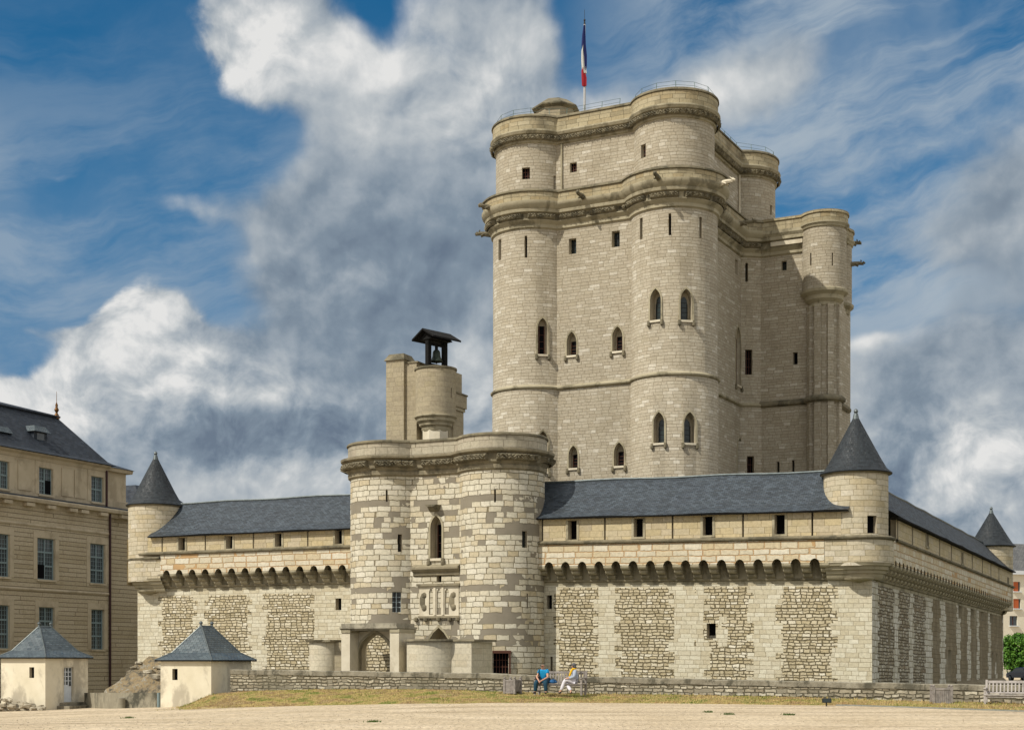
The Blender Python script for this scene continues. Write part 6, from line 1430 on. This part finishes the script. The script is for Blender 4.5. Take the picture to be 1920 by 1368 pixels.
# ================================================================== PEOPLE
def skin(name,mat,parent,V_,E_,f,root=0,sub=2,grow=0.0):
    off=wloc(parent); me=bpy.data.meshes.new(name); names=list(V_.keys())
    me.from_pydata([tuple(Vector(f(*V_[k][0]))-off) for k in names],[(names.index(a),names.index(b_)) for a,b_ in E_],[])
    o=bpy.data.objects.new(name,me); col.objects.link(o); o.parent=parent
    md=o.modifiers.new('s','SKIN'); md.use_smooth_shade=True
    for i,k in enumerate(names):
        r_=V_[k][1]; r_=r_ if isinstance(r_,tuple) else (r_,r_); me.skin_vertices[0].data[i].radius=(r_[0]+grow,r_[1]+grow)
    me.skin_vertices[0].data[names.index(root) if root else 0].use_root=True
    sb=o.modifiers.new('u','SUBSURF'); sb.levels=sub; sb.render_levels=sub
    dg=bpy.context.evaluated_depsgraph_get(); dg.update(); nm=bpy.data.meshes.new_from_object(o.evaluated_get(dg)); o.modifiers.clear(); o.data=nm; nm.materials.clear(); nm.materials.append(M[mat])
    nm.polygons.foreach_set('use_smooth',[True]*len(nm.polygons)); return o
def hand(V_,E_,w_,d_,side,tag,curl=.6):
    """palm and five fingers from wrist w_ (name) pointing along d_"""
    p=Vector(V_[w_][0]); d_=Vector(d_).normalized(); s_=Vector(side).normalized(); dn=d_.cross(s_).normalized()
    if dn.z>0: dn=-dn
    palm=p+d_*.06; V_[tag+'palm']=(tuple(palm),(.034,.020)); E_.append((w_,tag+'palm'))
    for k,(o_,ln) in enumerate(((-.030,.062),(-.010,.075),(.010,.080),(.029,.070))):
        a=palm+d_*.035+s_*o_; b_=a+d_*ln*.5+dn*.012*curl; c_=b_+d_*ln*.35+dn*.035*curl
        V_[f'{tag}k{k}']=(tuple(a),.010); V_[f'{tag}m{k}']=(tuple(b_),.009); V_[f'{tag}t{k}']=(tuple(c_),.008); E_+= [(tag+'palm',f'{tag}k{k}'),(f'{tag}k{k}',f'{tag}m{k}'),(f'{tag}m{k}',f'{tag}t{k}')]
    a=palm-d_*.01-s_*.036; b_=a+d_*.035-s_*.012; V_[tag+'h0']=(tuple(a),.011); V_[tag+'h1']=(tuple(b_),.009); E_+=[(tag+'palm',tag+'h0'),(tag+'h0',tag+'h1')]
def face_parts(body,f,c,fw,parent,glasses=True):
    """c head centre, fw facing; small nose, ears, eyes, mouth"""
    c=Vector(c); fw=Vector(fw).normalized(); sd2=Vector((-fw.y,fw.x,0)); up=Vector((0,0,1)); T=lambda v: f(*v)
    mb=MB(); mb.prism([T(c+fw*.082+sd2*.012+up*-.035),T(c+fw*.082-sd2*.012+up*-.035),T(c+fw*.08+up*.02)],[T(c+fw*.112+sd2*.008+up*-.03),T(c+fw*.112-sd2*.008+up*-.03),T(c+fw*.088+up*.015)]); mb.build('nose','skin',body)
    for q in (-1,1):
        mb=MB(); mb.blob(T(c+sd2*q*.085+up*-.005),.022,0,8,(.5,1,1.4)); mb.build('ear','skin',body)
        mb=MB(); mb.blob(T(c+fw*.082+sd2*q*.03+up*.02),.010,0,6); mb.build('eye','black',body)
    mb=MB(); mb.blob(T(c+fw*.084+up*-.055),.016,0,8,(1.2,1.0,.35)); mb.build('mouth','redwood',body)
    if glasses:
        g=MB()
        for q in (-1,1): g.blob(T(c+fw*.10+sd2*q*.034+up*.018),.034,0,8,(1,1,.75)); g.tube([T(c+fw*.09+sd2*q*.055+up*.02),T(c-fw*.0+sd2*q*.088+up*.015)],.005,4)
        g.tube([T(c+fw*.10-sd2*.02+up*.022),T(c+fw*.10+sd2*.02+up*.022)],.005,4); g.build('sunglasses','black',body)
# man
px_m=(F.hit(1010,24.2)[0]-F.hit(1022.5,24.35)[0]); 
fm=lambda x,y,z: bfn(px_m+x,.22+y,z)
man=thing('person',fm(0,0,0),'bald man in bright blue shirt and sunglasses sitting with hands clasped between his knees','person')
VM={'pelvis':((0,0,.54),(.15,.11)),'spine':((0,.06,.72),(.14,.10)),'chest':((0,.13,.88),(.16,.11)),'neck':((0,.19,1.03),.055),'jaw':((0,.23,1.10),(.060,.066)),'skull':((0,.22,1.175),(.076,.092)),'crown':((0,.21,1.225),(.060,.075)),
 'shL':((-.17,.14,.95),.065),'elL':((-.25,.27,.70),.045),'wrL':((-.06,.50,.56),.028),'shR':((.17,.14,.95),.065),'elR':((.26,.27,.70),.045),'wrR':((.07,.50,.56),.028),
 'hpL':((-.10,.06,.51),.095),'knL':((-.21,.46,.50),.062),'anL':((-.24,.44,.08),.040),'toL':((-.26,.60,.03),.035),'hpR':((.10,.06,.51),.095),'knR':((.22,.46,.50),.062),'anR':((.25,.44,.09),.040),'toR':((.28,.60,.03),.035)}
EM=[('pelvis','spine'),('spine','chest'),('chest','neck'),('neck','jaw'),('jaw','skull'),('skull','crown'),('chest','shL'),('shL','elL'),('elL','wrL'),('chest','shR'),('shR','elR'),('elR','wrR'),('pelvis','hpL'),('hpL','knL'),('knL','anL'),('anL','toL'),('pelvis','hpR'),('hpR','knR'),('knR','anR'),('anR','toR')]
Vb=dict(VM); Eb=list(EM); hand(Vb,Eb,'wrL',(.5,.4,-.55),(0.3,.6,.6),'a'); hand(Vb,Eb,'wrR',(-.5,.4,-.55),(0.3,-.6,-.6),'b')
body=skin('body','skin',man,Vb,Eb,fm,'pelvis')
face_parts(body,fm,(0,.235,1.165),(0,1,0),man)
def sub(V_,ks,mod={}): return {k:mod.get(k,V_[k]) for k in ks}
skin('shirt','shirt',man,{**sub(VM,['pelvis','spine','chest','shL','shR']),'col':((0,.18,1.0),.065),'slL':((-.215,.20,.82),.062),'slR':((.22,.20,.82),.062)},[('pelvis','spine'),('spine','chest'),('chest','col'),('chest','shL'),('shL','slL'),('chest','shR'),('shR','slR')],fm,'pelvis',2,.045)
skin('trousers','jeans',man,sub(VM,['pelvis','hpL','knL','anL','hpR','knR','anR'],{'pelvis':((0,0,.50),(.15,.12))}),[('pelvis','hpL'),('hpL','knL'),('knL','anL'),('pelvis','hpR'),('hpR','knR'),('knR','anR')],fm,'pelvis',2,.038)
for q in ('L','R'):
    a=VM['an'+q][0]; b_=VM['to'+q][0]; skin('shoe','black',man,{'h':((a[0],a[1]-.04,.045),.045),'m':((a[0],a[1]+.06,.05),.048),'t':((b_[0],b_[1]+.02,.035),.038)},[('h','m'),('m','t')],fm,'m',1)
mb=MB(); mb.tube([fm(-.13,.26,1.03),fm(-.16,.28,.90),fm(-.15,.22,.66)],.022,5); mb.tube([fm(-.13,.26,1.03),fm(-.16,.08,1.03),fm(-.2,-.05,.8),fm(-.27,-.02,.62)],.022,5); mb.build('shoulder_strap','black',man)
hb=thing('shoulder_bag',fm(-.33,.05,.44),'black bag hanging at the left side of the man in blue','bag'); mb=MB(); mb.box(-.05,.05,-.1,.12,-.02,.22,lambda x,y,z: fm(-.34+x,y+.08,.47+z)); mb.build('bag_body','black',hb)
mb=MB(); mb.box(-.055,.055,-.105,.13,.12,.2405,lambda x,y,z: fm(-.34+x,y+.08,.47+z)); mb.build('bag_flap','black',hb)
# folded blue cloth bag on the seat
bb=thing('cloth_bag',fm(.47,.1,.44),'crumpled blue bag lying on the bench between the two people','bag')
mb=MB(); mb.blob(fm(.45,.18,.52),.13,0,10,(1.1,.9,.65)); mb.blob(fm(.58,.16,.50),.09,0,8,(1,.9,.6)); o=mb.build('bag_body','bluebag',bb)
for v_ in o.data.vertices: v_.co+=Vector([(rng.random()-.5)*.03 for _ in range(3)])
mb=MB(); mb.tube([fm(.42,.22,.59),fm(.52,.26,.63),fm(.62,.22,.56)],.012,5); mb.build('bag_handle','bluebag',bb)
# woman
px_w=(F.hit(1010,24.2)[0]-F.hit(1079.5,24.35)[0]); fw=lambda x,y,z: bfn(px_w+x,.20+y,z)
wo=thing('person',fw(0,0,0),'grey haired woman in yellow scarf and white trousers sitting sideways on the bench','person')
VW={'pelvis':((0,0,.54),(.14,.12)),'spine':((.0,.02,.72),(.115,.10)),'chest':((-.01,.04,.89),(.13,.10)),'neck':((-.04,.06,1.05),.042),'jaw':((-.085,.07,1.12),(.052,.056)),'skull':((-.07,.07,1.19),(.080,.076)),'crown':((-.06,.07,1.24),(.055,.06)),
 'shN':((.04,.17,.95),.055),'elN':((.06,.25,.72),.042),'wrN':((-.20,.30,.66),.026),'shF':((-.08,-.08,.95),.055),'elF':((-.12,-.02,.72),.042),'wrF':((-.27,.18,.67),.026),
 'hpN':((-.04,.09,.54),.095),'knN':((-.36,.24,.60),.062),'anN':((-.53,.30,.13),.038),'toN':((-.63,.34,.04),.034),'hpF':((-.04,-.05,.53),.09),'knF':((-.38,.10,.48),.060),'anF':((-.05,.36,.13),.038),'toF':((-.02,.48,.05),.034)}
EW=[('pelvis','spine'),('spine','chest'),('chest','neck'),('neck','jaw'),('jaw','skull'),('skull','crown'),('chest','shN'),('shN','elN'),('elN','wrN'),('chest','shF'),('shF','elF'),('elF','wrF'),('pelvis','hpN'),('hpN','knN'),('knN','anN'),('anN','toN'),('pelvis','hpF'),('hpF','knF'),('knF','anF'),('anF','toF')]
Vb=dict(VW); Eb=list(EW); hand(Vb,Eb,'wrN',(-.95,.0,-.2),(0,1,0),'a'); hand(Vb,Eb,'wrF',(-.9,.3,-.2),(0.2,1,0),'b')
body=skin('body','skin',wo,Vb,Eb,fw,'pelvis'); face_parts(body,fw,(-.083,.07,1.17),(-1,.12,0),wo)
mb=MB(); mb.blob(fw(-.035,.07,1.215),.105,0,12,(1.0,.95,.85)); mb.blob(fw(.0,.07,1.15),.09,0,10,(.8,.9,1)); mb.build('hair','hair_grey',wo,smooth=True)
skin('cardigan','greycloth',wo,{**sub(VW,['pelvis','spine','chest','shN','elN','shF','elF']),'col':((-.03,.05,1.02),.055),'cuN':((-.17,.295,.665),.034),'cuF':((-.24,.16,.675),.034)},[('pelvis','spine'),('spine','chest'),('chest','col'),('chest','shN'),('shN','elN'),('elN','cuN'),('chest','shF'),('shF','elF'),('elF','cuF')],fw,'pelvis',2,.032)
skin('trousers','whitecloth',wo,sub(VW,['pelvis','hpN','knN','anN','hpF','knF','anF'],{'pelvis':((0,0,.51),(.13,.12))}),[('pelvis','hpN'),('hpN','knN'),('knN','anN'),('pelvis','hpF'),('hpF','knF'),('knF','anF')],fw,'pelvis',2,.036)
for q in ('N','F'):
    a=VW['an'+q][0]; b_=VW['to'+q][0]; skin('shoe','black',wo,{'h':((a[0]+.03,a[1],.06),.045),'m':(((a[0]+b_[0])/2,(a[1]+b_[1])/2,.06),.046),'t':(b_,.036)},[('h','m'),('m','t')],fw,'m',1)
mb=MB(); mb.tube([fw(.02,.10,1.06),fw(-.07,.14,1.05),fw(-.12,.17,.95),fw(-.16,.17,.84),fw(-.20,.17,.74)],[.035,.04,.045,.045,.03],7); mb.tube([fw(.02,.1,1.06),fw(.03,.02,1.07),fw(-.08,-.02,1.05),fw(-.11,.08,1.03)],.035,7); mb.build('scarf','yellow',wo,smooth=True)
